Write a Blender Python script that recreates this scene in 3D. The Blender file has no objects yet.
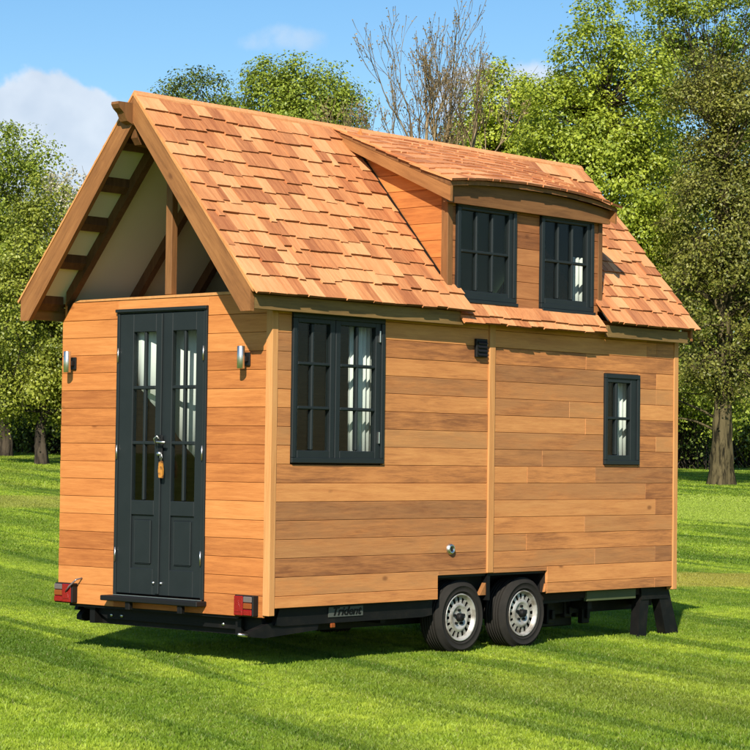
import bpy, math, random
import numpy as np
from mathutils import Vector, Matrix

random.seed(7)
RNG = np.random.default_rng(11)
SC = bpy.context.scene
COL = SC.collection
R = math.radians

# ------------------------------------------------------------------ camera
CAM = np.array([-12.301, -12.001, 1.579])
YAW, PIT, ROL, FPX = 0.729, 0.0352, 0.0130, 2338.9       # focal length in pixels of a 750 px frame
FW = np.array([math.cos(PIT)*math.cos(YAW), math.cos(PIT)*math.sin(YAW), math.sin(PIT)])
R0 = np.array([math.sin(YAW), -math.cos(YAW), 0.0])
U0 = np.cross(R0, FW)
RT = math.cos(ROL)*R0 + math.sin(ROL)*U0
UP = -math.sin(ROL)*R0 + math.cos(ROL)*U0
cam_d = bpy.data.cameras.new('camera')
cam = bpy.data.objects.new('camera', cam_d)
COL.objects.link(cam)
cam_d.sensor_fit = 'HORIZONTAL'
cam_d.angle = 2*math.atan(375.0/FPX)
cam_d.clip_start, cam_d.clip_end = 0.1, 6000
m = Matrix.Identity(4)
for i in range(3):
    m[i][0], m[i][1], m[i][2], m[i][3] = RT[i], UP[i], -FW[i], CAM[i]
cam.matrix_world = m
SC.camera = cam

# ------------------------------------------------------------------ sun, sky, exposure
LIGHT = Vector((1.0, 0.65, -0.86)).normalized()           # the way sunlight travels
EL = math.asin(-LIGHT.z)
AZ = math.atan2(-LIGHT.x, -LIGHT.y)
sun_d = bpy.data.lights.new('sun', 'SUN')
sun_d.energy, sun_d.angle, sun_d.color = 5.0, R(0.53), (1.0, 0.93, 0.80)
sun = bpy.data.objects.new('sun', sun_d)
COL.objects.link(sun)
sun.rotation_euler = LIGHT.to_track_quat('-Z', 'Y').to_euler()
SC.view_settings.view_transform = 'Standard'
SC.view_settings.look = 'None'
SC.view_settings.exposure = 0.35
SC.view_settings.gamma = 1.0
SC.cycles.max_bounces = 6
SC.cycles.transparent_max_bounces = 16
SC.cycles.use_denoising = True
SC.cycles.caustics_reflective = False
SC.cycles.caustics_refractive = False

world = bpy.data.worlds.new('World')
SC.world = world
world.use_nodes = True
wt = world.node_tree
wt.nodes.clear()


class NT:
    """small helper for building node trees"""
    def __init__(self, tree):
        self.t = tree

    def n(self, kind, **kw):
        nd = self.t.nodes.new(kind)
        for k, v in kw.items():
            setattr(nd, k, v)
        return nd

    def link(self, a, b):
        self.t.links.new(a, b)

    def put(self, sock, v):
        if hasattr(v, 'is_output') or isinstance(v, bpy.types.NodeSocket):
            self.link(v, sock)
        else:
            sock.default_value = v

    def math(self, op, a, b=0.0, c=0.0, clamp=False):
        nd = self.n('ShaderNodeMath', operation=op, use_clamp=clamp)
        for i, v in enumerate((a, b, c)):
            self.put(nd.inputs[i], v)
        return nd.outputs[0]

    def vmath(self, op, a, b=None):
        nd = self.n('ShaderNodeVectorMath', operation=op)
        self.put(nd.inputs[0], a)
        if b is not None:
            self.put(nd.inputs[1], b)
        return nd.outputs['Value'] if op in ('DOT_PRODUCT', 'LENGTH') else nd.outputs[0]

    def mix(self, f, a, b, mode='MIX'):
        nd = self.n('ShaderNodeMix', data_type='RGBA', blend_type=mode)
        self.put(nd.inputs[0], f)
        for i, v in ((6, a), (7, b)):
            if isinstance(v, tuple) and len(v) == 3:
                v = v + (1.0,)
            self.put(nd.inputs[i], v)
        return nd.outputs[2]

    def noise(self, vec, scale, detail=3.0, rough=0.55, dist=0.0):
        nd = self.n('ShaderNodeTexNoise')
        if vec is not None:
            self.link(vec, nd.inputs['Vector'])
        nd.inputs['Scale'].default_value = scale
        nd.inputs['Detail'].default_value = detail
        nd.inputs['Roughness'].default_value = rough
        nd.inputs['Distortion'].default_value = dist
        return nd.outputs['Fac']

    def ramp(self, f, a, b, lo=0.0, hi=1.0):
        nd = self.n('ShaderNodeMapRange', interpolation_type='SMOOTHSTEP')
        self.put(nd.inputs[0], f)
        nd.inputs[1].default_value, nd.inputs[2].default_value = a, b
        nd.inputs[3].default_value, nd.inputs[4].default_value = lo, hi
        return nd.outputs[0]


w = NT(wt)
sky = w.n('ShaderNodeTexSky')
sky.sky_type = 'NISHITA'
sky.sun_disc = False
sky.sun_elevation = EL
sky.sun_rotation = AZ
sky.altitude = 60
sky.air_density, sky.dust_density, sky.ozone_density = 1.0, 0.25, 2.2
dirv = w.n('ShaderNodeTexCoord').outputs['Generated']


def pix_dir(px, py):
    d = FW + RT*(px-375)/FPX - UP*(py-375)/FPX
    return d/np.linalg.norm(d)


def cloud(px, py, sx, sy, noise_scale, gain, edge):
    """a cumulus bank at a direction of the sky: ellipse roughened by noise"""
    c = pix_dir(px, py)
    r = np.cross(c, (0, 0, 1.0)); r /= np.linalg.norm(r)
    u = np.cross(r, c)
    a = w.math('MULTIPLY', w.vmath('DOT_PRODUCT', dirv, tuple(r)), FPX/sx)
    b = w.math('MULTIPLY', w.math('SUBTRACT', w.vmath('DOT_PRODUCT', dirv, tuple(u)), 0.0), FPX/sy)
    d2 = w.math('ADD', w.math('MULTIPLY', a, a), w.math('MULTIPLY', b, b))
    ahead = w.math('GREATER_THAN', w.vmath('DOT_PRODUCT', dirv, tuple(c)), 0.5)
    n = w.noise(dirv, noise_scale, 5.0, 0.55)
    v = w.math('ADD', w.math('SUBTRACT', 1.0, d2), w.math('MULTIPLY', w.math('SUBTRACT', n, 0.5), gain))
    return w.math('MULTIPLY', w.ramp(v, 0.0, edge), ahead)


c1 = cloud(20, 150, 135, 85, 34, 2.2, 0.35)
c2 = cloud(283, 40, 44, 17, 60, 2.6, 1.3)
c3 = cloud(508, 98, 80, 46, 40, 1.6, 0.5)
gen = w.ramp(w.noise(dirv, 4.0, 6.0, 0.6), 0.60, 0.72)
away = w.math('LESS_THAN', w.vmath('DOT_PRODUCT', dirv, tuple(FW)), 0.96)
gen = w.math('MULTIPLY', gen, away)
mask = w.math('MAXIMUM', w.math('MAXIMUM', c1, w.math('MULTIPLY', c2, 0.5)), w.math('MAXIMUM', w.math('MULTIPLY', c3, 0.85), w.math('MULTIPLY', gen, 0.7)))
hs = w.n('ShaderNodeHueSaturation')
hs.inputs['Saturation'].default_value = 1.28
hs.inputs['Value'].default_value = 1.15
w.link(sky.outputs[0], hs.inputs['Color'])
shade = w.ramp(w.noise(dirv, 26, 4.0, 0.5), 0.3, 0.75)
ccol = w.mix(shade, (5.4, 6.1, 7.2), (7.6, 8.1, 8.8))
skyc = w.mix(w.math('MULTIPLY', mask, 0.85), hs.outputs[0], ccol)
bg = w.n('ShaderNodeBackground')
w.link(skyc, bg.inputs['Color'])
bg.inputs['Strength'].default_value = 0.09
wo = w.n('ShaderNodeOutputWorld')
w.link(bg.outputs[0], wo.inputs['Surface'])


# ------------------------------------------------------------------ terrain heights and placing helpers
def ground_h(x, y):
    dx, dy = x-CAM[0], y-CAM[1]
    s = dx*math.cos(YAW)+dy*math.sin(YAW)
    lat = dx*math.sin(YAW)-dy*math.cos(YAW)
    k = 0.0202-0.00018*np.clip(lat, -70, 70)
    t = np.clip(s, 0, 170)-30
    t = 0.5*(t+np.sqrt(t*t+36.0))-0.5*(-30+math.sqrt(936.0))*0
    t = t-0.2895
    return k*np.maximum(t, 0)


def spot(px, s):
    """ground position seen in picture column px at distance s ahead"""
    lat = (px-375)/FPX*s
    x = CAM[0]+math.cos(YAW)*s+math.sin(YAW)*lat
    y = CAM[1]+math.sin(YAW)*s-math.cos(YAW)*lat
    return x, y, float(ground_h(x, y))


# ------------------------------------------------------------------ materials
MATS = {}


def new_mat(name):
    mt = bpy.data.materials.new(name)
    mt.use_nodes = True
    mt.node_tree.nodes.clear()
    t = NT(mt.node_tree)
    out = t.n('ShaderNodeOutputMaterial')
    MATS[name] = mt
    return mt, t, out


def principled(t, out, color, rough=0.6, metallic=0.0, spec=0.5, bump=None, bump_d=0.002):
    p = t.n('ShaderNodeBsdfPrincipled')
    if isinstance(color, tuple):
        color = color+(1.0,) if len(color) == 3 else color
    t.put(p.inputs['Base Color'], color)
    t.put(p.inputs['Roughness'], rough)
    p.inputs['Metallic'].default_value = metallic
    p.inputs['Specular IOR Level'].default_value = spec
    if bump is not None:
        b = t.n('ShaderNodeBump')
        b.inputs['Strength'].default_value = 0.6
        b.inputs['Distance'].default_value = bump_d
        t.link(bump, b.inputs['Height'])
        t.link(b.outputs[0], p.inputs['Normal'])
    t.link(p.outputs[0], out.inputs['Surface'])
    return p


def wood(name, light, mid, dark, axis, grain=1.0, vary=1.0, blotch=0.5, rough=0.66, island=False, knots=True, rotx=0.0, grey=0.0):
    """sawn timber: grain along the piece's own axis, each piece its own tone"""
    mt, t, out = new_mat(name)
    tc = t.n('ShaderNodeTexCoord').outputs['Object']
    if island:
        rnd = t.n('ShaderNodeNewGeometry').outputs['Random Per Island']
    else:
        rnd = t.n('ShaderNodeObjectInfo').outputs['Random']
    off = t.n('ShaderNodeCombineXYZ')
    t.link(t.math('MULTIPLY', rnd, 71.3), off.inputs[0])
    t.link(t.math('MULTIPLY', rnd, 37.7), off.inputs[1])
    t.link(t.math('MULTIPLY', rnd, 53.1), off.inputs[2])
    if rotx:
        rn = t.n('ShaderNodeVectorRotate', rotation_type='X_AXIS')
        t.link(tc, rn.inputs['Vector']); rn.inputs['Angle'].default_value = rotx
        tc = rn.outputs[0]
    v = t.vmath('ADD', tc, off.outputs[0])
    st = {'x': (1.0, 14, 14), 'y': (14, 1.0, 14), 'z': (14, 14, 1.0)}[axis]
    vs = t.vmath('MULTIPLY', v, st)
    g1 = t.noise(vs, 2.2*grain, 5.0, 0.6, 0.6)
    g2 = t.noise(vs, 8.0*grain, 4.0, 0.7, 0.3)
    bs = {'x': (0.55, 2.2, 2.2), 'y': (2.2, 0.55, 2.2), 'z': (2.2, 2.2, 0.55)}[axis]
    bl = t.noise(t.vmath('MULTIPLY', v, bs), 2.6, 6.0, 0.66, 0.5)
    tone = t.math('ADD', t.math('MULTIPLY', t.math('SUBTRACT', rnd, 0.5), 0.75*vary), 0.5)
    tone = t.math('ADD', tone, t.math('MULTIPLY', t.math('SUBTRACT', g1, 0.5), 0.95))
    tone = t.math('ADD', tone, t.math('MULTIPLY', t.math('SUBTRACT', bl, 0.5), blotch))
    tone = t.math('ADD', tone, t.math('MULTIPLY', t.math('SUBTRACT', g2, 0.5), 0.6), clamp=True)
    cr = t.n('ShaderNodeValToRGB')
    e = cr.color_ramp.elements
    e[0].position, e[0].color = 0.05, dark+(1,)
    e[1].position, e[1].color = 0.95, light+(1,)
    mm = e.new(0.5); mm.color = mid+(1,)
    t.link(tone, cr.inputs[0])
    col = cr.outputs[0]
    # a second random nudges pieces towards red or yellow
    r2 = t.math('FRACT', t.math('MULTIPLY', rnd, 17.31))
    col = t.mix(t.math('MULTIPLY', r2, 0.30*vary), col, t.mix(1.0, col, (1.0, 0.80, 0.66), 'MULTIPLY'))
    if grey:
        g3 = t.ramp(t.math('FRACT', t.math('MULTIPLY', rnd, 29.71)), 0.55, 0.80, 0.0, grey)
        col = t.mix(t.math('MULTIPLY', g3, t.ramp(bl, 0.3, 0.62)), col, (0.300, 0.150, 0.066))
    if knots:
        kst = {'x': (0.55, 1, 1), 'y': (1, 0.55, 1), 'z': (1, 1, 0.55)}[axis]
        vo = t.n('ShaderNodeTexVoronoi')
        t.link(t.vmath('MULTIPLY', v, kst), vo.inputs['Vector'])
        vo.inputs['Scale'].default_value = 3.1
        k = t.ramp(vo.outputs['Distance'], 0.025, 0.085, 1.0, 0.0)
        col = t.mix(t.math('MULTIPLY', k, 0.62), col, (dark[0]*0.5, dark[1]*0.42, dark[2]*0.4))
    h = t.math('ADD', g2, t.math('MULTIPLY', g1, 0.6))
    principled(t, out, col, rough, 0, 0.28, h, 0.0025)
    return mt


wood('cedar_plank', (0.70, 0.295, 0.088), (0.575, 0.212, 0.057), (0.37, 0.120, 0.032), 'x', 1.0, 0.8, 0.75)
wood('cedar_plank_side', (0.74, 0.338, 0.112), (0.585, 0.240, 0.077), (0.27, 0.105, 0.040), 'x', 1.0, 0.78, 0.95, grey=0.55)
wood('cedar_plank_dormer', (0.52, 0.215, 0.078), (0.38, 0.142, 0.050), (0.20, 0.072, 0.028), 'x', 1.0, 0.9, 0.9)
wood('cedar_shingle', (0.80, 0.405, 0.180), (0.63, 0.262, 0.102), (0.37, 0.128, 0.050), 'y', 1.3, 0.95, 0.7, 0.68, knots=False)
wood('cedar_shingle_joined', (0.80, 0.405, 0.180), (0.63, 0.262, 0.102), (0.37, 0.128, 0.050), 'y', 1.3, 0.95, 0.7, 0.68, island=True, knots=False)
wood('shingle_end', (0.30, 0.115, 0.042), (0.22, 0.082, 0.03), (0.13, 0.05, 0.02), 'y', 1.0, 0.6, 0.3, knots=False)
wood('trim_wood', (0.70, 0.36, 0.14), (0.62, 0.29, 0.10), (0.47, 0.19, 0.06), 'z', 0.7, 0.4, 0.3, knots=False)
BARGE = ((0.42, 0.190, 0.064), (0.295, 0.125, 0.041), (0.15, 0.060, 0.021))
SLOPE, DSLOPE = math.atan((4.409-2.877)/(2.35/2+0.127)), math.atan((4.409-3.80)/(2.35/2+0.12))
wood('barge_wood', *BARGE, 'y', 0.6, 0.3, 1.0, rotx=-SLOPE)
wood('barge_wood_far', *BARGE, 'y', 0.6, 0.3, 1.0, rotx=SLOPE)
wood('verge_wood', *BARGE, 'y', 0.6, 0.3, 1.0, rotx=-DSLOPE)
wood('head_wood', (0.30, 0.140, 0.052), (0.20, 0.088, 0.032), (0.10, 0.042, 0.017), 'x', 0.7, 0.3, 0.9)
wood('beam_wood', (0.32, 0.150, 0.054), (0.22, 0.098, 0.035), (0.11, 0.047, 0.019), 'z', 0.8, 0.4, 0.8)
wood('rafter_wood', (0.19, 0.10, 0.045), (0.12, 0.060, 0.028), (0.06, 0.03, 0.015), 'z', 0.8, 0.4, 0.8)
wood('fascia_wood', (0.32, 0.195, 0.072), (0.23, 0.138, 0.048), (0.12, 0.070, 0.028), 'x', 0.8, 0.3, 0.9)
wood('inner_wood', (0.17, 0.105, 0.06), (0.12, 0.07, 0.04), (0.07, 0.04, 0.024), 'x', 0.8, 0.5, 0.6)

mt, t, out = new_mat('anthracite_paint')
tc = t.n('ShaderNodeTexCoord').outputs['Object']
principled(t, out, t.mix(t.noise(tc, 6, 4), (0.0115, 0.0160, 0.0172), (0.019, 0.0245, 0.0262)), 0.46, 0, 0.30, t.noise(tc, 60, 3), 0.0006)
mt, t, out = new_mat('cream_paint')
tc = t.n('ShaderNodeTexCoord').outputs['Object']
principled(t, out, t.mix(t.noise(tc, 3, 4), (0.70, 0.69, 0.61), (0.77, 0.76, 0.69)), 0.8, 0, 0.2)
mt, t, out = new_mat('membrane')
principled(t, out, (0.035, 0.024, 0.018), 0.9, 0, 0.1)
mt, t, out = new_mat('black_steel')
tc = t.n('ShaderNodeTexCoord').outputs['Object']
principled(t, out, t.mix(t.ramp(t.noise(tc, 9, 4), 0.45, 0.75), (0.005, 0.005, 0.005), (0.013, 0.011, 0.009)), 0.6, 0.0, 0.25, t.noise(tc, 40, 3), 0.001)
mt, t, out = new_mat('black_plastic')
principled(t, out, (0.009, 0.009, 0.0095), 0.55, 0, 0.3)
mt, t, out = new_mat('rubber')
tc = t.n('ShaderNodeTexCoord').outputs['Object']
principled(t, out, t.mix(t.noise(tc, 7, 5), (0.011, 0.0105, 0.010), (0.034, 0.030, 0.025)), 0.85, 0, 0.2, t.noise(tc, 50, 3), 0.002)
mt, t, out = new_mat('silver_rim')
tc = t.n('ShaderNodeTexCoord').outputs['Object']
principled(t, out, t.mix(t.ramp(t.noise(tc, 11, 4), 0.4, 0.72), (0.50, 0.48, 0.44), (0.20, 0.165, 0.125)), 0.42, 0.35, 0.5)
mt, t, out = new_mat('chrome')
principled(t, out, (0.70, 0.69, 0.66), 0.34, 1.0, 0.5)
mt, t, out = new_mat('brass')
principled(t, out, (0.60, 0.36, 0.12), 0.35, 0.8, 0.5)
mt, t, out = new_mat('tag_wood')
tc = t.n('ShaderNodeTexCoord').outputs['Object']
principled(t, out, t.mix(t.ramp(t.noise(tc, 28, 3), 0.45, 0.6), (0.55, 0.23, 0.035), (0.20, 0.08, 0.02)), 0.5)
mt, t, out = new_mat('red_lens')
tc = t.n('ShaderNodeTexCoord').outputs['Object']
principled(t, out, t.mix(t.noise(tc, 90, 2), (0.17, 0.003, 0.004), (0.36, 0.008, 0.010)), 0.18, 0, 0.6, t.noise(tc, 160, 1), 0.002)
mt, t, out = new_mat('amber_lens')
principled(t, out, (0.26, 0.06, 0.015), 0.2, 0, 0.6)
mt, t, out = new_mat('clear_lens')
principled(t, out, (0.15, 0.12, 0.12), 0.15, 0, 0.8)
mt, t, out = new_mat('white_cloth')
tc = t.n('ShaderNodeTexCoord').outputs['Object']
principled(t, out, t.mix(t.noise(tc, 5, 3), (0.82, 0.81, 0.76), (0.88, 0.87, 0.83)), 0.9, 0, 0.1)
mt, t, out = new_mat('plate_paint')
principled(t, out, (0.085, 0.092, 0.080), 0.5, 0, 0.4)
mt, t, out = new_mat('letter_paint')
principled(t, out, (0.004, 0.004, 0.004), 0.5, 0, 0.2)
mt, t, out = new_mat('green_board')
tc = t.n('ShaderNodeTexCoord').outputs['Object']
principled(t, out, t.mix(t.noise(tc, 8, 4), (0.060, 0.078, 0.030), (0.095, 0.110, 0.045)), 0.7)

mt, t, out = new_mat('window_glass')
tr = t.n('ShaderNodeBsdfTransparent')
tr.inputs[0].default_value = (0.90, 0.93, 0.92, 1)
gl = t.n('ShaderNodeBsdfGlossy')
gl.inputs['Roughness'].default_value = 0.01
lw = t.n('ShaderNodeLayerWeight')
lw.inputs['Blend'].default_value = 0.5
ms = t.n('ShaderNodeMixShader')
t.link(t.math('ADD', 0.016, t.math('MULTIPLY', t.math('POWER', lw.outputs['Facing'], 5.0), 0.6)), ms.inputs[0])
t.link(tr.outputs[0], ms.inputs[1]); t.link(gl.outputs[0], ms.inputs[2])
t.link(ms.outputs[0], out.inputs['Surface'])


def leaf_mat(name, dark, light, transl=0.35):
    mt, t, out = new_mat(name)
    g = t.n('ShaderNodeNewGeometry')
    rnd = g.outputs['Random Per Island']
    big = t.noise(g.outputs['Position'], 0.45, 3.0)
    f = t.math('ADD', t.math('MULTIPLY', rnd, 0.65), t.math('MULTIPLY', t.math('SUBTRACT', big, 0.32), 0.95), clamp=True)
    col = t.mix(f, dark, light)
    d = t.n('ShaderNodeBsdfPrincipled')
    t.link(col, d.inputs['Base Color'])
    d.inputs['Roughness'].default_value = 0.42
    d.inputs['Specular IOR Level'].default_value = 0.4
    tl = t.n('ShaderNodeBsdfTranslucent')
    t.link(t.mix(1.0, col, (1.25, 1.15, 0.55), 'MULTIPLY'), tl.inputs[0])
    mx = t.n('ShaderNodeMixShader')
    mx.inputs[0].default_value = transl
    t.link(d.outputs[0], mx.inputs[1]); t.link(tl.outputs[0], mx.inputs[2])
    t.link(mx.outputs[0], out.inputs['Surface'])
    return mt


leaf_mat('leaf_spring', (0.150, 0.215, 0.020), (0.560, 0.620, 0.070), 0.30)
leaf_mat('leaf_mid', (0.100, 0.155, 0.018), (0.430, 0.500, 0.062), 0.30)
leaf_mat('leaf_dark', (0.050, 0.080, 0.014), (0.230, 0.285, 0.050), 0.28)
leaf_mat('leaf_olive', (0.105, 0.140, 0.018), (0.460, 0.485, 0.068), 0.30)
leaf_mat('leaf_ivy', (0.085, 0.098, 0.018), (0.400, 0.385, 0.078), 0.30)
leaf_mat('leaf_pale', (0.34, 0.31, 0.20), (0.62, 0.58, 0.44), 0.2)
leaf_mat('bud', (0.22, 0.15, 0.06), (0.40, 0.28, 0.12), 0.2)

for nm, a, b in (('bark', (0.017, 0.014, 0.007), (0.125, 0.098, 0.048)), ('bark_grey', (0.14, 0.098, 0.055), (0.36, 0.265, 0.150)),
                 ('bark_dark', (0.028, 0.022, 0.016), (0.075, 0.058, 0.040))):
    mt, t, out = new_mat(nm)
    gp = t.n('ShaderNodeNewGeometry').outputs['Position']
    f = t.noise(t.vmath('MULTIPLY', gp, (6, 6, 1.0)), 1.1, 5.0, 0.65, 0.6)
    principled(t, out, t.mix(t.ramp(f, 0.40, 0.60), a, b), 0.9, 0, 0.15, f, 0.09)


def lawn_color(t, pos):
    """mown turf: broad mowing stripes, worn yellow places and a paler putting green, in ground coordinates"""
    along = t.vmath('DOT_PRODUCT', pos, (0.92, -0.40, 0.0))
    wob = t.noise(pos, 0.35, 3.0)
    ph = t.math('ADD', t.math('MULTIPLY', along, 2*math.pi/2.45), t.math('MULTIPLY', wob, 5.0))
    stripe = t.ramp(t.math('SINE', ph), -0.5, 0.9)
    n1 = t.noise(pos, 1.3, 4.0, 0.6)
    n2 = t.noise(pos, 0.12, 3.0, 0.5)
    n3 = t.noise(pos, 7.5, 3.0, 0.6)
    base = t.mix(t.ramp(n1, 0.3, 0.7), (0.285, 0.410, 0.030), (0.440, 0.540, 0.055))
    base = t.mix(t.ramp(n3, 0.38, 0.60, 0.45, 0.0), base, (0.100, 0.185, 0.015))
    base = t.mix(t.math('MULTIPLY', t.math('SUBTRACT', 1.0, stripe), 0.50), base, (0.075, 0.160, 0.014))
    lng = t.vmath('DOT_PRODUCT', pos, (0.40, 0.92, 0.0))
    cmb = t.n('ShaderNodeCombineXYZ')
    t.link(t.math('MULTIPLY', along, 1.9), cmb.inputs[0]); t.link(t.math('MULTIPLY', lng, 0.10), cmb.inputs[1])
    streak = t.noise(cmb.outputs[0], 1.0, 4.0, 0.6, 0.4)
    base = t.mix(t.ramp(streak, 0.50, 0.60, 0.0, 0.78), base, (0.080, 0.160, 0.013))
    base = t.mix(t.ramp(n2, 0.52, 0.75, 0.0, 0.4), base, (0.36, 0.38, 0.06))

    def patch(cx, cy, ax, ay, ang, c, amount, soft=0.5):
        q = t.vmath('SUBTRACT', pos, (cx, cy, 0.0))
        a = t.math('DIVIDE', t.vmath('DOT_PRODUCT', q, (math.cos(ang), math.sin(ang), 0)), ax)
        b = t.math('DIVIDE', t.vmath('DOT_PRODUCT', q, (-math.sin(ang), math.cos(ang), 0)), ay)
        r = t.math('ADD', t.math('MULTIPLY', a, a), t.math('MULTIPLY', b, b))
        r = t.math('ADD', r, t.math('MULTIPLY', t.math('SUBTRACT', n1, 0.5), 0.8))
        return t.math('MULTIPLY', t.ramp(r, 1.0-soft, 1.0+soft*0.4, 1.0, 0.0), amount), c

    for f, c in (patch(PATCH[0][0], PATCH[0][1], 8.0, 1.6, YAW-math.pi/2, (0.42, 0.36, 0.075), 0.75),
                 patch(PATCH[1][0], PATCH[1][1], 3.2, 9.0, YAW-math.pi/2, (0.38, 0.48, 0.07), 0.85, 0.12),
                 patch(PATCH[2][0], PATCH[2][1], 6.0, 3.5, YAW-math.pi/2, (0.42, 0.40, 0.09), 0.6)):
        base = t.mix(f, base, c)
    return base


PATCH = [spot(730, 30.0), spot(742, 55.0), spot(10, 52.0)]
mt, t, out = new_mat('turf')
gp = t.n('ShaderNodeNewGeometry').outputs['Position']
lc = lawn_color(t, gp)
fine = t.noise(gp, 34, 4.0, 0.7)
lc2 = t.mix(t.ramp(fine, 0.3, 0.7, 0.55, 0.0), lc, (0.050, 0.080, 0.012))
principled(t, out, lc2, 0.9, 0, 0.1, fine, 0.04)
mt, t, out = new_mat('grass_blade')
g = t.n('ShaderNodeNewGeometry')
lc = lawn_color(t, g.outputs['Position'])
rnd = g.outputs['Random Per Island']
lc = t.mix(t.math('MULTIPLY', rnd, 0.5), lc, t.mix(1.0, lc, (1.35, 1.25, 1.2), 'MULTIPLY'))
lc = t.mix(t.ramp(rnd, 0.93, 0.97, 0.0, 0.6), lc, (0.36, 0.34, 0.14))
d = t.n('ShaderNodeBsdfPrincipled')
t.link(lc, d.inputs['Base Color']); d.inputs['Roughness'].default_value = 0.5
d.inputs['Specular IOR Level'].default_value = 0.3
tl = t.n('ShaderNodeBsdfTranslucent'); t.link(t.mix(1.0, lc, (1.2, 1.15, 0.6), 'MULTIPLY'), tl.inputs[0])
mx = t.n('ShaderNodeMixShader'); mx.inputs[0].default_value = 0.35
t.link(d.outputs[0], mx.inputs[1]); t.link(tl.outputs[0], mx.inputs[2]); t.link(mx.outputs[0], out.inputs['Surface'])
mt, t, out = new_mat('soil')
gp = t.n('ShaderNodeNewGeometry').outputs['Position']
principled(t, out, t.mix(t.noise(gp, 2.5, 5), (0.05, 0.05, 0.02), (0.13, 0.115, 0.055)), 0.95, 0, 0.1)


# ------------------------------------------------------------------ mesh helpers
def tag(o, label, cat=None, group=None, kind=None):
    if label:
        o['label'] = label
    if cat:
        o['category'] = cat
    if group:
        o['group'] = group
    if kind:
        o['kind'] = kind
    return o


def link(name, mesh, parent=None, loc=(0, 0, 0)):
    o = bpy.data.objects.new(name, mesh)
    COL.objects.link(o)
    o.parent = parent
    o.location = loc
    return o


def empty(name, loc):
    o = bpy.data.objects.new(name, None)
    COL.objects.link(o)
    o.location = loc
    o.empty_display_size = 0.2
    return o


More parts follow.
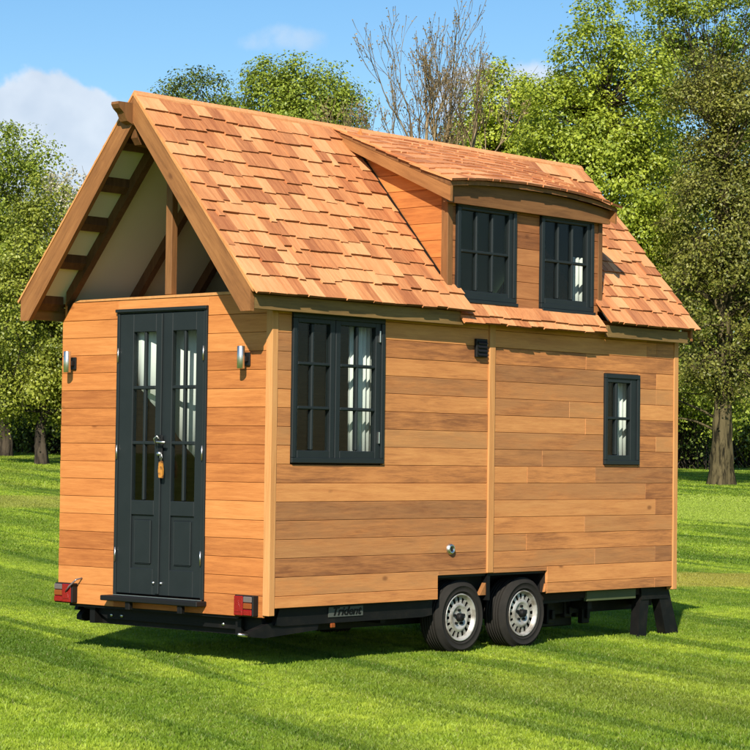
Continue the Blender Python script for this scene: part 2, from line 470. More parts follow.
class MB:
    """collects shapes for ONE mesh"""
    def __init__(self):
        self.v, self.f, self.mi, self.sm = [], [], [], []
        self.cur = 0
        self.smooth = False

    def add(self, vs, fs):
        o = len(self.v)
        self.v += [tuple(p) for p in vs]
        self.f += [tuple(i+o for i in f) for f in fs]
        self.mi += [self.cur]*len(fs)
        self.sm += [self.smooth]*len(fs)
        return self

    def box(self, x0, x1, y0, y1, z0, z1, ch=0.0):
        x0, x1 = min(x0, x1), max(x0, x1)
        y0, y1 = min(y0, y1), max(y0, y1)
        z0, z1 = min(z0, z1), max(z0, z1)
        if ch <= 0:
            self.add([(x0, y0, z0), (x1, y0, z0), (x1, y1, z0), (x0, y1, z0), (x0, y0, z1), (x1, y0, z1), (x1, y1, z1), (x0, y1, z1)],
                     [(0, 3, 2, 1), (4, 5, 6, 7), (0, 1, 5, 4), (1, 2, 6, 5), (2, 3, 7, 6), (3, 0, 4, 7)])
            return self
        # bevelled box: 24 corners
        vs = []
        idx = {}
        for ix, X in enumerate((x0, x1)):
            for iy, Y in enumerate((y0, y1)):
                for iz, Z in enumerate((z0, z1)):
                    sx, sy, sz = (1, -1)[ix], (1, -1)[iy], (1, -1)[iz]
                    for a in range(3):
                        p = [X+(0 if a == 0 else sx*ch), Y+(0 if a == 1 else sy*ch), Z+(0 if a == 2 else sz*ch)]
                        idx[(ix, iy, iz, a)] = len(vs)
                        vs.append(tuple(p))
        fs = []
        for s in (0, 1):
            q = [(s, 0, 0), (s, 1, 0), (s, 1, 1), (s, 0, 1)]
            f = [idx[p+(0,)] for p in q]; fs.append(tuple(f if s else f[::-1]))
            q = [(0, s, 0), (1, s, 0), (1, s, 1), (0, s, 1)]
            f = [idx[p+(1,)] for p in q]; fs.append(tuple(f[::-1] if s else f))
            q = [(0, 0, s), (1, 0, s), (1, 1, s), (0, 1, s)]
            f = [idx[p+(2,)] for p in q]; fs.append(tuple(f if s else f[::-1]))
        for a in (0, 1):
            for b in (0, 1):
                e = [idx[(0, a, b, 1)], idx[(1, a, b, 1)], idx[(1, a, b, 2)], idx[(0, a, b, 2)]]; fs.append(tuple(e if a == b else e[::-1]))
                e = [idx[(a, 0, b, 0)], idx[(a, 1, b, 0)], idx[(a, 1, b, 2)], idx[(a, 0, b, 2)]]; fs.append(tuple(e[::-1] if a == b else e))
                e = [idx[(a, b, 0, 0)], idx[(a, b, 1, 0)], idx[(a, b, 1, 1)], idx[(a, b, 0, 1)]]; fs.append(tuple(e if a == b else e[::-1]))
        for a in (0, 1):
            for b in (0, 1):
                for c in (0, 1):
                    f = [idx[(a, b, c, 0)], idx[(a, b, c, 1)], idx[(a, b, c, 2)]]
                    fs.append(tuple(f if (a+b+c) % 2 else f[::-1]))
        self.add(vs, fs)
        return self

    def prism(self, poly, h0, h1, axis):
        """polygon (list of 2-D points) extruded along an axis: 'x' -> points are (y,z), 'y' -> (x,z), 'z' -> (x,y)"""
        def P(a, b, h):
            return {'x': (h, a, b), 'y': (a, h, b), 'z': (a, b, h)}[axis]
        n = len(poly)
        vs = [P(a, b, h0) for a, b in poly]+[P(a, b, h1) for a, b in poly]
        fs = [tuple(range(n))[::-1], tuple(range(n, 2*n))]
        fs += [(i, (i+1) % n, n+(i+1) % n, n+i) for i in range(n)]
        return self.add(vs, fs)

    def tube(self, pts, rad, n=8, caps=True):
        pts = [Vector(p) for p in pts]
        if not hasattr(rad, '__len__'):
            rad = [rad]*len(pts)
        vs, fs = [], []
        for i, p in enumerate(pts):
            d = (pts[min(i+1, len(pts)-1)]-pts[max(i-1, 0)]).normalized()
            a = d.orthogonal().normalized() if i == 0 else (a-d*a.dot(d)).normalized()
            b = d.cross(a)
            for k in range(n):
                an = 2*math.pi*k/n
                vs.append(p+a*math.cos(an)*rad[i]+b*math.sin(an)*rad[i])
        for i in range(len(pts)-1):
            for k in range(n):
                fs.append((i*n+k, i*n+(k+1) % n, (i+1)*n+(k+1) % n, (i+1)*n+k))
        if caps:
            fs.append(tuple(range(n))[::-1]); fs.append(tuple(range((len(pts)-1)*n, len(pts)*n)))
        return self.add(vs, fs)

    def lathe(self, prof, c, axis='y', n=32):
        """profile of (radius, height) revolved round an axis through c"""
        vs, fs = [], []
        for r, h in prof:
            for k in range(n):
                a = 2*math.pi*k/n
                u, v = r*math.cos(a), r*math.sin(a)
                p = {'x': (h, u, v), 'y': (u, h, v), 'z': (u, v, h)}[axis]
                vs.append((c[0]+p[0], c[1]+p[1], c[2]+p[2]))
        for i in range(len(prof)-1):
            for k in range(n):
                fs.append((i*n+k, i*n+(k+1) % n, (i+1)*n+(k+1) % n, (i+1)*n+k))
        return self.add(vs, fs)

    def mesh(self, name, mats):
        me = bpy.data.meshes.new(name)
        me.from_pydata(self.v, [], self.f)
        mats = [mats] if isinstance(mats, str) else mats
        for x in mats:
            me.materials.append(MATS[x])
        me.polygons.foreach_set('material_index', self.mi)
        me.polygons.foreach_set('use_smooth', self.sm)
        me.validate()
        bm_fix(me)
        return me

    def build(self, name, mats, parent=None, loc=(0, 0, 0)):
        return link(name, self.mesh(name, mats), parent, loc)


def bm_fix(me):
    import bmesh
    bm = bmesh.new(); bm.from_mesh(me)
    bmesh.ops.recalc_face_normals(bm, faces=bm.faces)
    bm.to_mesh(me); bm.free()


def part(name, mat, parent, *boxes, ch=0.0):
    b = MB()
    for q in boxes:
        b.box(*q, ch=ch)
    return b.build(name, mat, parent)


def quick_mesh(name, V, F, mats, mi=None, smooth=False):
    """numpy arrays straight into a mesh; F is (n,4) or (n,3)"""
    me = bpy.data.meshes.new(name)
    k = F.shape[1]
    me.vertices.add(len(V)); me.vertices.foreach_set('co', np.ascontiguousarray(V, dtype=np.float32).ravel())
    me.loops.add(F.size); me.loops.foreach_set('vertex_index', np.ascontiguousarray(F, dtype=np.int32).ravel())
    me.polygons.add(len(F)); me.polygons.foreach_set('loop_start', np.arange(0, F.size, k, dtype=np.int32))
    for x in mats:
        me.materials.append(MATS[x])
    if mi is not None:
        me.polygons.foreach_set('material_index', mi)
    if smooth:
        me.polygons.foreach_set('use_smooth', np.ones(len(F), dtype=bool))
    me.update(calc_edges=True)
    return me


# ------------------------------------------------------------------ ground
def build_ground():
    """one sheet to the horizon, finer near the house; flat round the house, a gentle rise towards the trees"""
    def axis(a0, a1):
        near = np.arange(-14, 60.1, 1.5)
        mid = np.concatenate([np.arange(-140, -14, 6), near, np.arange(66, 200, 6)])
        far = np.array([a0, -1200, -600, -300, -200])
        far2 = np.array([260, 400, 700, 1300, a1])
        return np.concatenate([far, mid, far2])
    xs, ys = axis(-2500, 2500), axis(-2500, 2500)
    X, Y = np.meshgrid(xs, ys, indexing='ij')
    Z = ground_h(X, Y)
    Z = Z+0.012*np.sin(X*0.9+1.3)*np.sin(Y*0.8)*0
    V = np.stack([X.ravel(), Y.ravel(), Z.ravel()], 1)
    nx, ny = len(xs), len(ys)
    i, j = np.meshgrid(np.arange(nx-1), np.arange(ny-1), indexing='ij')
    a = (i*ny+j).ravel()
    F = np.stack([a, a+ny, a+ny+1, a+1], 1)
    o = link('ground', quick_mesh('ground', V, F, ['turf'], smooth=True))
    tag(o, 'mown green lawn of the park with faint mowing stripes', 'lawn', kind='structure')


build_ground()


# ------------------------------------------------------------------ the house
H = empty('tiny_house', (0, 0, -0.07))
tag(H, 'cedar clad tiny house with shingled roof standing on a twin axle trailer', 'tiny house')
W, L = 2.35, 5.23
EY, EZ, RZ = -0.127, 2.877, 4.409           # eave edge and ridge of the outer shingle surface
SL = (RZ-EZ)/(W/2-EY)
TH = math.atan(SL)
CT, ST = math.cos(TH), math.sin(TH)


def plank(name, poly, t, mat, parent, plane, base, c=0.0026, jit=0.0016):
    """a board: convex polygon (u, z) seen from outside, chamfered front; plane 'side' faces -Y, 'front' faces -X"""
    us = [p[0] for p in poly]; zs = [p[1] for p in poly]
    if plane == 'front':
        u0 = max(us); loc = [(u0-u, z-min(zs)) for u, z in poly]
    else:
        u0 = min(us); loc = [(u-u0, z-min(zs)) for u, z in poly]
    n = len(loc)
    cx, cz = sum(p[0] for p in loc)/n, sum(p[1] for p in loc)/n
    area = sum(loc[i][0]*loc[(i+1) % n][1]-loc[(i+1) % n][0]*loc[i][1] for i in range(n))
    if area < 0:
        loc = loc[::-1]
    ins = []
    for i in range(n):
        p0, p1, p2 = Vector(loc[i-1]), Vector(loc[i]), Vector(loc[(i+1) % n])
        d1, d2 = (p1-p0).normalized(), (p2-p1).normalized()
        n1, n2 = Vector((-d1.y, d1.x)), Vector((-d2.y, d2.x))
        b = (n1+n2)
        b = b/max(0.3, (1+n1.dot(n2)))
        ins.append(p1+b*c)
    tt = t+random.uniform(-jit, jit)
    b = MB()
    vs = [(x, 0, z) for x, z in loc]+[(x, -(tt-c), z) for x, z in loc]+[(p.x, -tt, p.y) for p in ins]
    fs = [tuple(range(2*n, 3*n))]
    for k in (0, 1):
        fs += [(k*n+i, k*n+(i+1) % n, (k+1)*n+(i+1) % n, (k+1)*n+i) for i in range(n)]
    b.add(vs, fs)
    me = b.mesh(name, mat)
    if plane == 'front':
        o = link(name, me, parent, (base, u0, min(zs)))
        o.rotation_euler = (0, 0, -math.pi/2)
    else:
        o = link(name, me, parent, (u0, base, min(zs)))
    return o


def clad(rows, u0, u1, holes, joints=None):
    """board rows cut round openings -> list of rectangles (ua, ub, za, zb)"""
    out = []
    for r, (za, zb) in enumerate(rows):
        cuts = [(u0, u1)]
        for (a, b, c, d) in holes:
            ov = min(zb, d)-max(za, c)
            if ov < 0.012:
                continue
            new = []
            for (p, q) in cuts:
                if a > p: new.append((p, min(q, a)))
                if b < q: new.append((max(p, b), q))
            cuts = [s for s in new if s[1]-s[0] > 0.015]
            if za < c-0.02: out.append((a, b, za, c))
            if zb > d+0.02: out.append((a, b, d, zb))
        for (p, q) in cuts:
            js = [j for j in (joints(r) if joints else []) if p+0.12 < j < q-0.12]
            e = [p]+js+[q]
            out += [(e[i], e[i+1], za, zb) for i in range(len(e)-1)]
    return out


def rect_complement(u0, u1, z0, z1, holes):
    us = sorted({u0, u1, *[h for q in holes for h in q[:2]]}); us = [u for u in us if u0 <= u <= u1]
    res = []
    for i in range(len(us)-1):
        a, b = us[i], us[i+1]
        zc = [(z0, z1)]
        for (p, q, c, d) in holes:
            if p < (a+b)/2 < q:
                nz = []
                for (s, e) in zc:
                    if c > s: nz.append((s, min(e, c)))
                    if d < e: nz.append((max(s, d), e))
                zc = [x for x in nz if x[1]-x[0] > 1e-4]
        res += [(a, b, s, e) for s, e in zc]
    return res


GAP = 0.0024
PT = 0.022                                    # board thickness
# --- front (gable) wall, facing -X
DOOR = (0.68, 1.69, 0.55, 2.776)
fw = MB()
for (a, b, c, d) in rect_complement(0.03, W-0.03, 0.47, 2.84, [(0.70, 1.66, 0.56, 2.76)]):
    fw.box(PT+0.002, 0.075, a, b, c, d)
front_wall = fw.build('front_wall', 'membrane', H)
rows = []
z = 2.703
lines = [2.703-0.139*k for k in range(16)]
for k in range(15):
    rows.append((lines[k+1], lines[k]))
rows.append((0.459, lines[15]))
for (a, b, za, zb) in clad(rows, 0.058, W, [DOOR]):
    plank('plank', [(a+GAP/2*0, za+GAP/2), (b, za+GAP/2), (b, zb-GAP/2), (a, zb-GAP/2)], PT, 'cedar_plank', front_wall, 'front', PT)
# the topmost boards are cut to the slope of the roof
plank('plank', [(0.058, 2.705), (0.68, 2.705), (0.68, 2.851), (0.119, 2.851), (0.058, 2.775)], PT, 'cedar_plank', front_wall, 'front', PT)
plank('plank', [(0.6815, 2.778), (1.6885, 2.778), (1.6885, 2.850), (0.6815, 2.850)], PT, 'cedar_plank', front_wall, 'front', PT)
plank('plank', [(1.69, 2.705), (W, 2.705), (2.232, 2.850), (1.69, 2.850)], PT, 'cedar_plank', front_wall, 'front', PT)
cap = MB()
cap.prism([(0.20, 2.853), (2.20, 2.853), (2.14, 2.868), (0.20, 2.876)], -0.006, 0.10, 'x')
cap.build('capping', 'trim_wood', front_wall)

# --- side wall, facing -Y
WIN_A = (0.205, 1.235, 1.60, 2.72)
WIN_B = (4.112, 4.630, 1.612, 2.402)
WELL = (1.918, 3.335, 0.40, 0.717)
sw_ = MB()
for (a, b, c, d) in rect_complement(0.08, L-0.03, 0.535, 2.86, [(0.235, 1.205, 1.63, 2.69), (4.14, 4.60, 1.64, 2.375), (1.918, 3.335, 0.40, 0.717)]):
    sw_.box(a, b, PT+0.002, 0.075, c, d)
side_wall = sw_.build('side_wall', 'membrane', H)
sl = [1.589+0.139*k for k in range(-7, 9)]
rows = [(0.528, sl[0])]+[(sl[k], sl[k+1]) for k in range(len(sl)-1)]+[(sl[-1], 2.86)]
for (a, b, za, zb) in clad(rows, 0.062, 2.522, [WIN_A, WELL]):
    plank('plank', [(a, za+GAP/2), (b, za+GAP/2), (b, zb-GAP/2), (a, zb-GAP/2)], PT, 'cedar_plank_side', side_wall, 'side', PT)
jr = {k: sorted(random.sample([3.05, 3.25, 3.4, 3.62, 3.85, 4.0, 4.75, 4.9], 1 if random.random() < 0.75 else 2)) for k in range(30)}
for (a, b, za, zb) in clad(rows, 2.602, 5.168, [WIN_B, WELL], lambda r: jr[r]):
    plank('plank', [(a+0.0008, za+GAP/2), (b-0.0008, za+GAP/2), (b-0.0008, zb-GAP/2), (a+0.0008, zb-GAP/2)], PT, 'cedar_plank_side', side_wall, 'side', PT)
# the boards stop on a slope at the back of the wheel arch
plank('plank', [(3.30, 0.5415), (3.333, 0.5415), (3.333, 0.61), (3.322, 0.61)], PT, 'cedar_plank_side', side_wall, 'side', PT)

# --- the hidden far side and rear walls: closed boarded walls
far = MB()
for za, zb in rows:
    far.box(0.026, L, W-PT, W, za+GAP/2, zb-GAP/2)
far.box(0.08, L-0.02, W-0.075, W-PT-0.002, 0.535, 2.78)
tag(far.build('far_wall', 'cedar_plank_side', H), None, kind=None)
rear = MB()
for za, zb in rows:
    rear.box(L-PT, L, 0.02, W-PT-0.002, za+GAP/2, zb-GAP/2)
rear.prism([(0.02, 2.862), (W-0.02, 2.862), (W/2, 4.20)], L-0.06, L-0.01, 'x')
rear.box(L-0.075, L-PT-0.002, 0.08, W-0.08, 0.535, 2.86)
rear.build('rear_wall', 'cedar_plank_side', H)

# --- corner posts and the cover strip
part('corner_post', 'trim_wood', H, (-0.006, 0.058, -0.006, 0.060, 0.475, 2.86), ch=0.004)
part('corner_post', 'trim_wood', H, (5.170, 5.236, -0.008, 0.060, 0.50, 2.86), ch=0.004)
part('cover_strip', 'trim_wood', H, (2.524, 2.600, -0.014, PT, 0.722, 2.86), ch=0.004)

# --- floor, loft floor, partition added to keep gable light out of the dormer
part('floor', 'membrane', H, (0.08, L-0.08, 0.33, W-0.08, 0.465, 0.53), (0.08, 1.90, 0.08, 0.328, 0.465, 0.53), (3.352, L-0.08, 0.08, 0.328, 0.465, 0.53))
part('loft_floor', 'inner_wood', H, (0.11, L-0.08, 0.08, W-0.08, 2.76, 2.82))
pt_ = MB()
pt_.prism([(0.09, 2.822), (W-0.09, 2.822), (W/2+0.1, 4.10), (W/2-0.1, 4.10)], 1.90, 1.95, 'x')
pt_.build('added_loft_partition', 'cream_paint', H)


# ------------------------------------------------------------------ windows
def window(x0, x1, z0, z1, yf, sashes, bars_z, ztop, zbot, label, sill=False, mat='anthracite_paint'):
    """frame (part) with panes, glazing bars and hinges (sub-parts).
    sashes: list of lists of pane edges [(xa, xb), (xa, xb)...]"""
    fb = MB()
    f = 0.040
    for q in ((x0, x0+f, z0+f, z1-f), (x1-f, x1, z0+f, z1-f), (x0, x1, z0, z0+f), (x0, x1, z1-f, z1)):
        fb.box(q[0], q[1], yf-0.020, yf+0.075, q[2], q[3], ch=0.004)
    # each sash: stiles and rails
    n = len(sashes)
    for i, cols in enumerate(sashes):
        sa = x0+f-0.004 if i == 0 else (sashes[i-1][-1][1]+cols[0][0])/2+0.003
        sb = x1-f+0.004 if i == n-1 else (cols[-1][1]+sashes[i+1][0][0])/2-0.003
        ga, gb = cols[0][0], cols[-1][1]
        y0, y1 = yf-0.008, yf+0.045
        fb.box(sa, ga, y0, y1, z0+f-0.004, z1-f+0.004, ch=0.005)
        fb.box(gb, sb, y0, y1, z0+f-0.004, z1-f+0.004, ch=0.005)
        fb.box(ga, gb, y0, y1, z0+f-0.004, zbot, ch=0.005)
        fb.box(ga, gb, y0, y1, ztop, z1-f+0.004, ch=0.005)
    if sill:
        fb.box(x0-0.004, x1+0.004, yf-0.040, yf+0.01, z0-0.03, z0-0.001, ch=0.004)
    win = fb.build('window', mat, H)
    tag(win, label)
    for i, cols in enumerate(sashes):
        for k in range(len(cols)-1):
            b = MB().box(cols[k][1]+0.001, cols[k+1][0]-0.001, yf-0.004, yf+0.036, zbot+0.001, ztop-0.001, ch=0.007)
            b.build('glazing_bar', mat, win)
        for zz in bars_z:
            b = MB().box(cols[0][0]+0.001, cols[-1][1]-0.001, yf-0.0065, yf+0.033, zz-0.013, zz+0.013, ch=0.007)
            b.build('glazing_bar', mat, win)
        ez = [zbot]+list(bars_z)+[ztop]
        for k, (a, b_) in enumerate(cols):
            for j in range(len(ez)-1):
                MB().box(a-0.004, b_+0.004, yf+0.016, yf+0.022, ez[j]+0.001, ez[j+1]-0.001).build('pane', 'window_glass', win)
    return win


wa = window(*WIN_A, 0.0, [[(0.270, 0.420), (0.450, 0.622)], [(0.736, 0.918), (0.948, 1.135)]], (2.012, 2.342), 2.645, 1.695,
            'dark painted casement window of twelve panes')
for z in (1.80, 2.58):
    MB().box(1.162, 1.174, -0.026, -0.006, z-0.045, z+0.045, ch=0.002).build('hinge', 'chrome', wa)
window(*WIN_B, 0.0, [[(4.165, 4.285), (4.322, 4.500)]], (2.015,), 2.325, 1.695, 'small dark painted window of four panes')


# ------------------------------------------------------------------ doors
def doors():
    y0, y1, z0, z1 = 0.682, 1.688, 0.560, 2.774
    fb = MB()
    f = 0.030
    fb.box(-0.012, 0.075, y0, y0+f, z0, z1-f, ch=0.003)
    fb.box(-0.012, 0.075, y1-f, y1, z0, z1-f, ch=0.003)
    fb.box(-0.012, 0.075, y0, y1, z1-f, z1, ch=0.003)
    fb.box(-0.030, -0.013, y0-0.004, y1+0.004, z1-0.02, z1+0.004, ch=0.002)
    fb.build('door_frame', 'anthracite_paint', H)
    mid = 1.186
    for side in (0, 1):                                   # 0: the leaf beside the corner post (right), 1: left leaf
        a, b = (y0+f+0.003, mid-0.002) if side == 0 else (mid+0.002, y1-f-0.003)
        ga, gb = (0.800, 1.060) if side == 0 else (1.245, 1.500)
        gz0, gz1 = 1.295, 2.596
        pz0, pz1 = 0.770, 1.182
        d = MB()
        X0, X1 = -0.006, 0.040
        d.box(X0, X1, a, ga, z0+0.012, z1-f-0.003, ch=0.004)
        d.box(X0, X1, gb, b, z0+0.012, z1-f-0.003, ch=0.004)
        d.box(X0, X1, ga, gb, gz1, z1-f-0.003, ch=0.004)
        d.box(X0, X1, ga, gb, pz1, gz0, ch=0.004)
        d.box(X0, X1, ga, gb, z0+0.012, pz0, ch=0.004)
        if side == 0:
            d.box(-0.020, -0.007, mid-0.022, mid+0.020, z0+0.02, z1-f-0.01, ch=0.005)     # meeting bead
        dl = d.build('door', 'anthracite_paint', H)
        tag(dl, 'left leaf of the dark double door' if side else 'right leaf of the dark double door')
        # lower panel with a raised field
        p = MB().box(0.010, 0.024, ga, gb, pz0, pz1)
        p.box(-0.001, 0.010, ga+0.035, gb-0.035, pz0+0.035, pz1-0.035, ch=0.008)
        p.build('panel', 'anthracite_paint', dl)
        ym = (ga+gb)/2
        MB().box(-0.004, 0.030, ym-0.0125, ym+0.0125, gz0+0.001, gz1-0.001, ch=0.006).build('glazing_bar', 'anthracite_paint', dl)
        for zz in (1.738, 2.165):
            MB().box(-0.0065, 0.027, ga+0.001, gb-0.001, zz-0.014, zz+0.014, ch=0.006).build('glazing_bar', 'anthracite_paint', dl)
        ez = [gz0, 1.738, 2.165, gz1]
        for (c, e) in ((ga-0.004, ym-0.006), (ym+0.006, gb+0.004)):
            for j in range(3):
                MB().box(0.014, 0.020, c, e, ez[j]+0.001, ez[j+1]-0.001).build('pane', 'window_glass', dl)
        hy = y0+f-0.004 if side == 0 else y1-f+0.004
        for zz in (0.87, 1.665, 2.42):
            h = MB(); h.smooth = True
            h.tube([(-0.018, hy, zz-0.055), (-0.018, hy, zz+0.055)], 0.006, 8)
            h.build('hinge', 'chrome', dl)
        bolt = MB()
        bolt.smooth = True
        by = mid+(0.040 if side else -0.045)
        bolt.lathe([(0.0, -0.022), (0.010, -0.020), (0.012, -0.006)], (0, by, 0.665), 'x', 12)
        bolt.build('bolt', 'chrome', dl)
        if side == 0:
            hp = MB(); hp.smooth = False
            hp.box(-0.028, -0.021, mid-0.052, mid-0.004, 1.600, 1.800, ch=0.003)
            hd = hp.build('handle_plate', 'black_plastic', dl)
            lv = MB(); lv.smooth = True
            lv.tube([(-0.028, mid-0.028, 1.745), (-0.062, mid-0.028, 1.745), (-0.068, mid-0.035, 1.745), (-0.068, mid-0.125, 1.742)], 0.0095, 8)
            lv.build('handle', 'chrome', dl)
            cy = MB(); cy.smooth = True
            cy.lathe([(0.0, -0.048), (0.016, -0.048), (0.018, -0.028)], (0, mid-0.028, 1.655), 'x', 14)
            cy.build('lock', 'chrome', dl)
            st = MB(); st.smooth = True
            st.tube([(-0.03, mid+0.012, 1.72), (-0.055, mid+0.012, 1.77), (-0.055, mid-0.02, 1.79), (-0.03, mid-0.03, 1.76)], 0.007, 8)
            st.build('hasp', 'chrome', dl)
    s = MB()
    s.box(-0.105, 0.05, y0-0.03, y1+0.045, 0.512, 0.552, ch=0.006)
    s.build('door_sill', 'black_plastic', H)
    for yy in (0.86, 1.44):
        part('sill_bracket', 'black_steel', H, (-0.085, -0.045, yy-0.025, yy+0.025, 0.450, 0.513), ch=0.004)
    MB().box(-0.02, 0.0, y0+0.01, y1-0.01, 0.5535, 0.5590).build('threshold_strip', 'chrome', H)


doors()

# --- king post above the doors, ceiling and rafters of the open gable
part('king_post', 'beam_wood', H, (0.004, 0.066, 1.098, 1.168, 2.877, 4.16), ch=0.004)


def slope_pt(side, y_rel, t):
    """height of a plane parallel to the roof, t below the outer shingle surface; y measured from the ridge"""
    return RZ-SL*abs(y_rel)-t


def slope_bar(mb, side, x0, x1, d0, d1, t0, t1):
    """bar running up a slope: between horizontal distances d0..d1 from the ridge, between depths t0..t1"""
    s = -1 if side == 'near' else 1
    ring = []
    for d, t in ((d0, t0), (d1, t0), (d1, t1), (d0, t1)):
        ring.append((W/2+s*d, RZ-SL*d-t))
    mb.prism(ring, x0, x1, 'x')


roof = MB()
# decks (boards under the shingles): the near slope is open where the dormer stands
slope_bar(roof, 'far', -0.30, 5.31, 0.0, W/2-EY-0.02, 0.035, 0.075)
for (a, b) in ((-0.30, 1.985), (4.075, 5.31)):
    slope_bar(roof, 'near', a, b, 0.0, W/2-EY-0.02, 0.035, 0.075)
roof.cur = 1
slope_bar(roof, 'far', -0.30, 5.20, 0.03, 1.24, 0.0755, 0.100)
for (a, b) in ((-0.30, 1.985), (4.075, 5.20)):
    slope_bar(roof, 'near', a, b, 0.03, 1.24, 0.0755, 0.100)
roof_o = roof.build('roof', ['rafter_wood', 'cream_paint'], H)
for x in (0.02, 0.70, 1.34):
    for side in ('far', 'near'):
        r_ = MB(); slope_bar(r_, side, x, x+0.062, 0.02 if side == 'far' else 0.025, 1.16, 0.101, 0.215)
        r_.build('rafter', 'rafter_wood', roof_o)
for side in ('far', 'near'):
    for d in (0.20, 0.455, 0.70, 0.945, 1.215):
        n_ = MB(); slope_bar(n_, side, -0.304, 0.019, d-0.022, d+0.022, 0.1005, 0.165)
        n_.build('noggin', 'rafter_wood', roof_o)
wp = part('wall_plate', 'rafter_wood', H, (0.10, 5.1, W-0.16, W-0.08, 2.83, 2.88), ch=0.003)
# barge boards on the front gable
for s in (-1, 1):
    yv = lambda d: W/2+s*d
    pr = [(yv(0.0), RZ-0.032), (yv(1.285), RZ-0.032-SL*1.285), (yv(1.285), 2.695), (yv(1.185), 2.695), (yv(0.0), RZ-0.243)]
    b = MB().prism(pr, -0.345, -0.307, 'x')
    bo = b.build('barge_board', 'barge_wood' if s < 0 else 'barge_wood_far', roof_o)
    v = MB()
    slope_bar(v, 'near' if s < 0 else 'far', -0.352, -0.290, 0.0, 1.31, 0.012, 0.0345)
    v.build('verge_strip', 'trim_wood', roof_o)
    pr = [(yv(0.0), RZ-0.04), (yv(1.285), RZ-0.04-SL*1.285), (yv(1.285), 2.73), (yv(0.0), RZ-0.22)]
    MB().prism(pr, 5.275, 5.305, 'x').build('barge_board', 'barge_wood', roof_o)
# shaped end of the ridge beam
rb = MB()
rb.prism([(-0.49, 4.315), (-0.305, 4.318), (-0.305, 4.14), (-0.40, 4.175), (-0.435, 4.235), (-0.475, 4.265), (-0.495, 4.295)], W/2+0.005, W/2+0.085, 'y')
rb.build('ridge_beam_end', 'beam_wood', roof_o)
rb = MB()
rb.prism([(-0.306, 4.135), (-0.02, 4.135), (-0.02, 3.99), (-0.25, 4.01), (-0.29, 4.06)], W/2+0.01, W/2+0.08, 'y')
rb.build('ridge_bracket', 'beam_wood', roof_o)
# eave fascias
MB().box(-0.304, 2.085, -0.106, -0.075, 2.712, 2.822, ch=0.003).build('fascia', 'fascia_wood', roof_o)
MB().box(4.010, 5.232, -0.106, -0.075, 2.708, 2.812, ch=0.003).build('fascia', 'fascia_wood', roof_o)
MB().box(-0.30, 5.30, W+0.095, W+0.125, 2.712, 2.82).build('fascia', 'fascia_wood', roof_o)
so = MB()
so.box(-0.27, 2.05, -0.074, 0.0, 2.775, 2.79); so.box(4.03, 5.22, -0.074, 0.0, 2.775, 2.79)
so.build('soffit', 'rafter_wood', roof_o)

# ------------------------------------------------------------------ shingles
WID = [0.07, 0.09, 0.11, 0.13, 0.15, 0.175, 0.20, 0.24]
SH_LEN = 0.34


def shingle_mesh(wd, mat, k):
    """tapered split shingle: thick butt at local y = 0, thin at the top"""
    b = MB()
    t0, t1 = 0.019, 0.004
    h = wd/2-0.0015
    sk = (0.004, -0.004, 0.0)[k % 3]
    vs = [(-h, 0, 0), (h, sk, 0), (h, SH_LEN, 0), (-h, SH_LEN, 0), (-h+0.001, 0.001, t0), (h-0.001, 0.001+sk, t0), (h, SH_LEN, t1), (-h, SH_LEN, t1)]
    b.add(vs, [(0, 3, 2, 1), (4, 5, 6, 7), (1, 2, 6, 5), (2, 3, 7, 6), (3, 0, 4, 7)])
    b.cur = 1                                 # sawn end grain, coloured darker to paint in the butt shadow
    b.add([vs[0], vs[1], vs[5], vs[4]], [(0, 1, 2, 3)])
    return b.mesh('shingle', [mat, 'shingle_end'])


SH = {(i, k): shingle_mesh(wd, 'cedar_shingle', k) for i, wd in enumerate(WID) for k in range(3)}


def row_widths(x0, x1):
    xs = []
    x = x0
    while x < x1-0.01:
        i = random.choices(range(len(WID)), [0.6, 1, 1.2, 1.3, 1.3, 1.2, 1.0, 0.6])[0]
        if x+WID[i] > x1-0.05:
            rem = x1-x
            i = min(range(len(WID)), key=lambda q: abs(WID[q]-rem))
            xs.append((x1-WID[i]/2 if rem < WID[i] else x+WID[i]/2, i, rem/WID[i] if rem > WID[i] else 1.0))
            break
        xs.append((x+WID[i]/2, i, 1.0)); x += WID[i]
    return xs


def put_shingle(parent, i, M, sx=1.0):
    o = link('shingle', SH[(i, random.randrange(3))], parent)
    o.matrix_local = M @ Matrix.Diagonal((sx, 1, 1, 1))
    return o


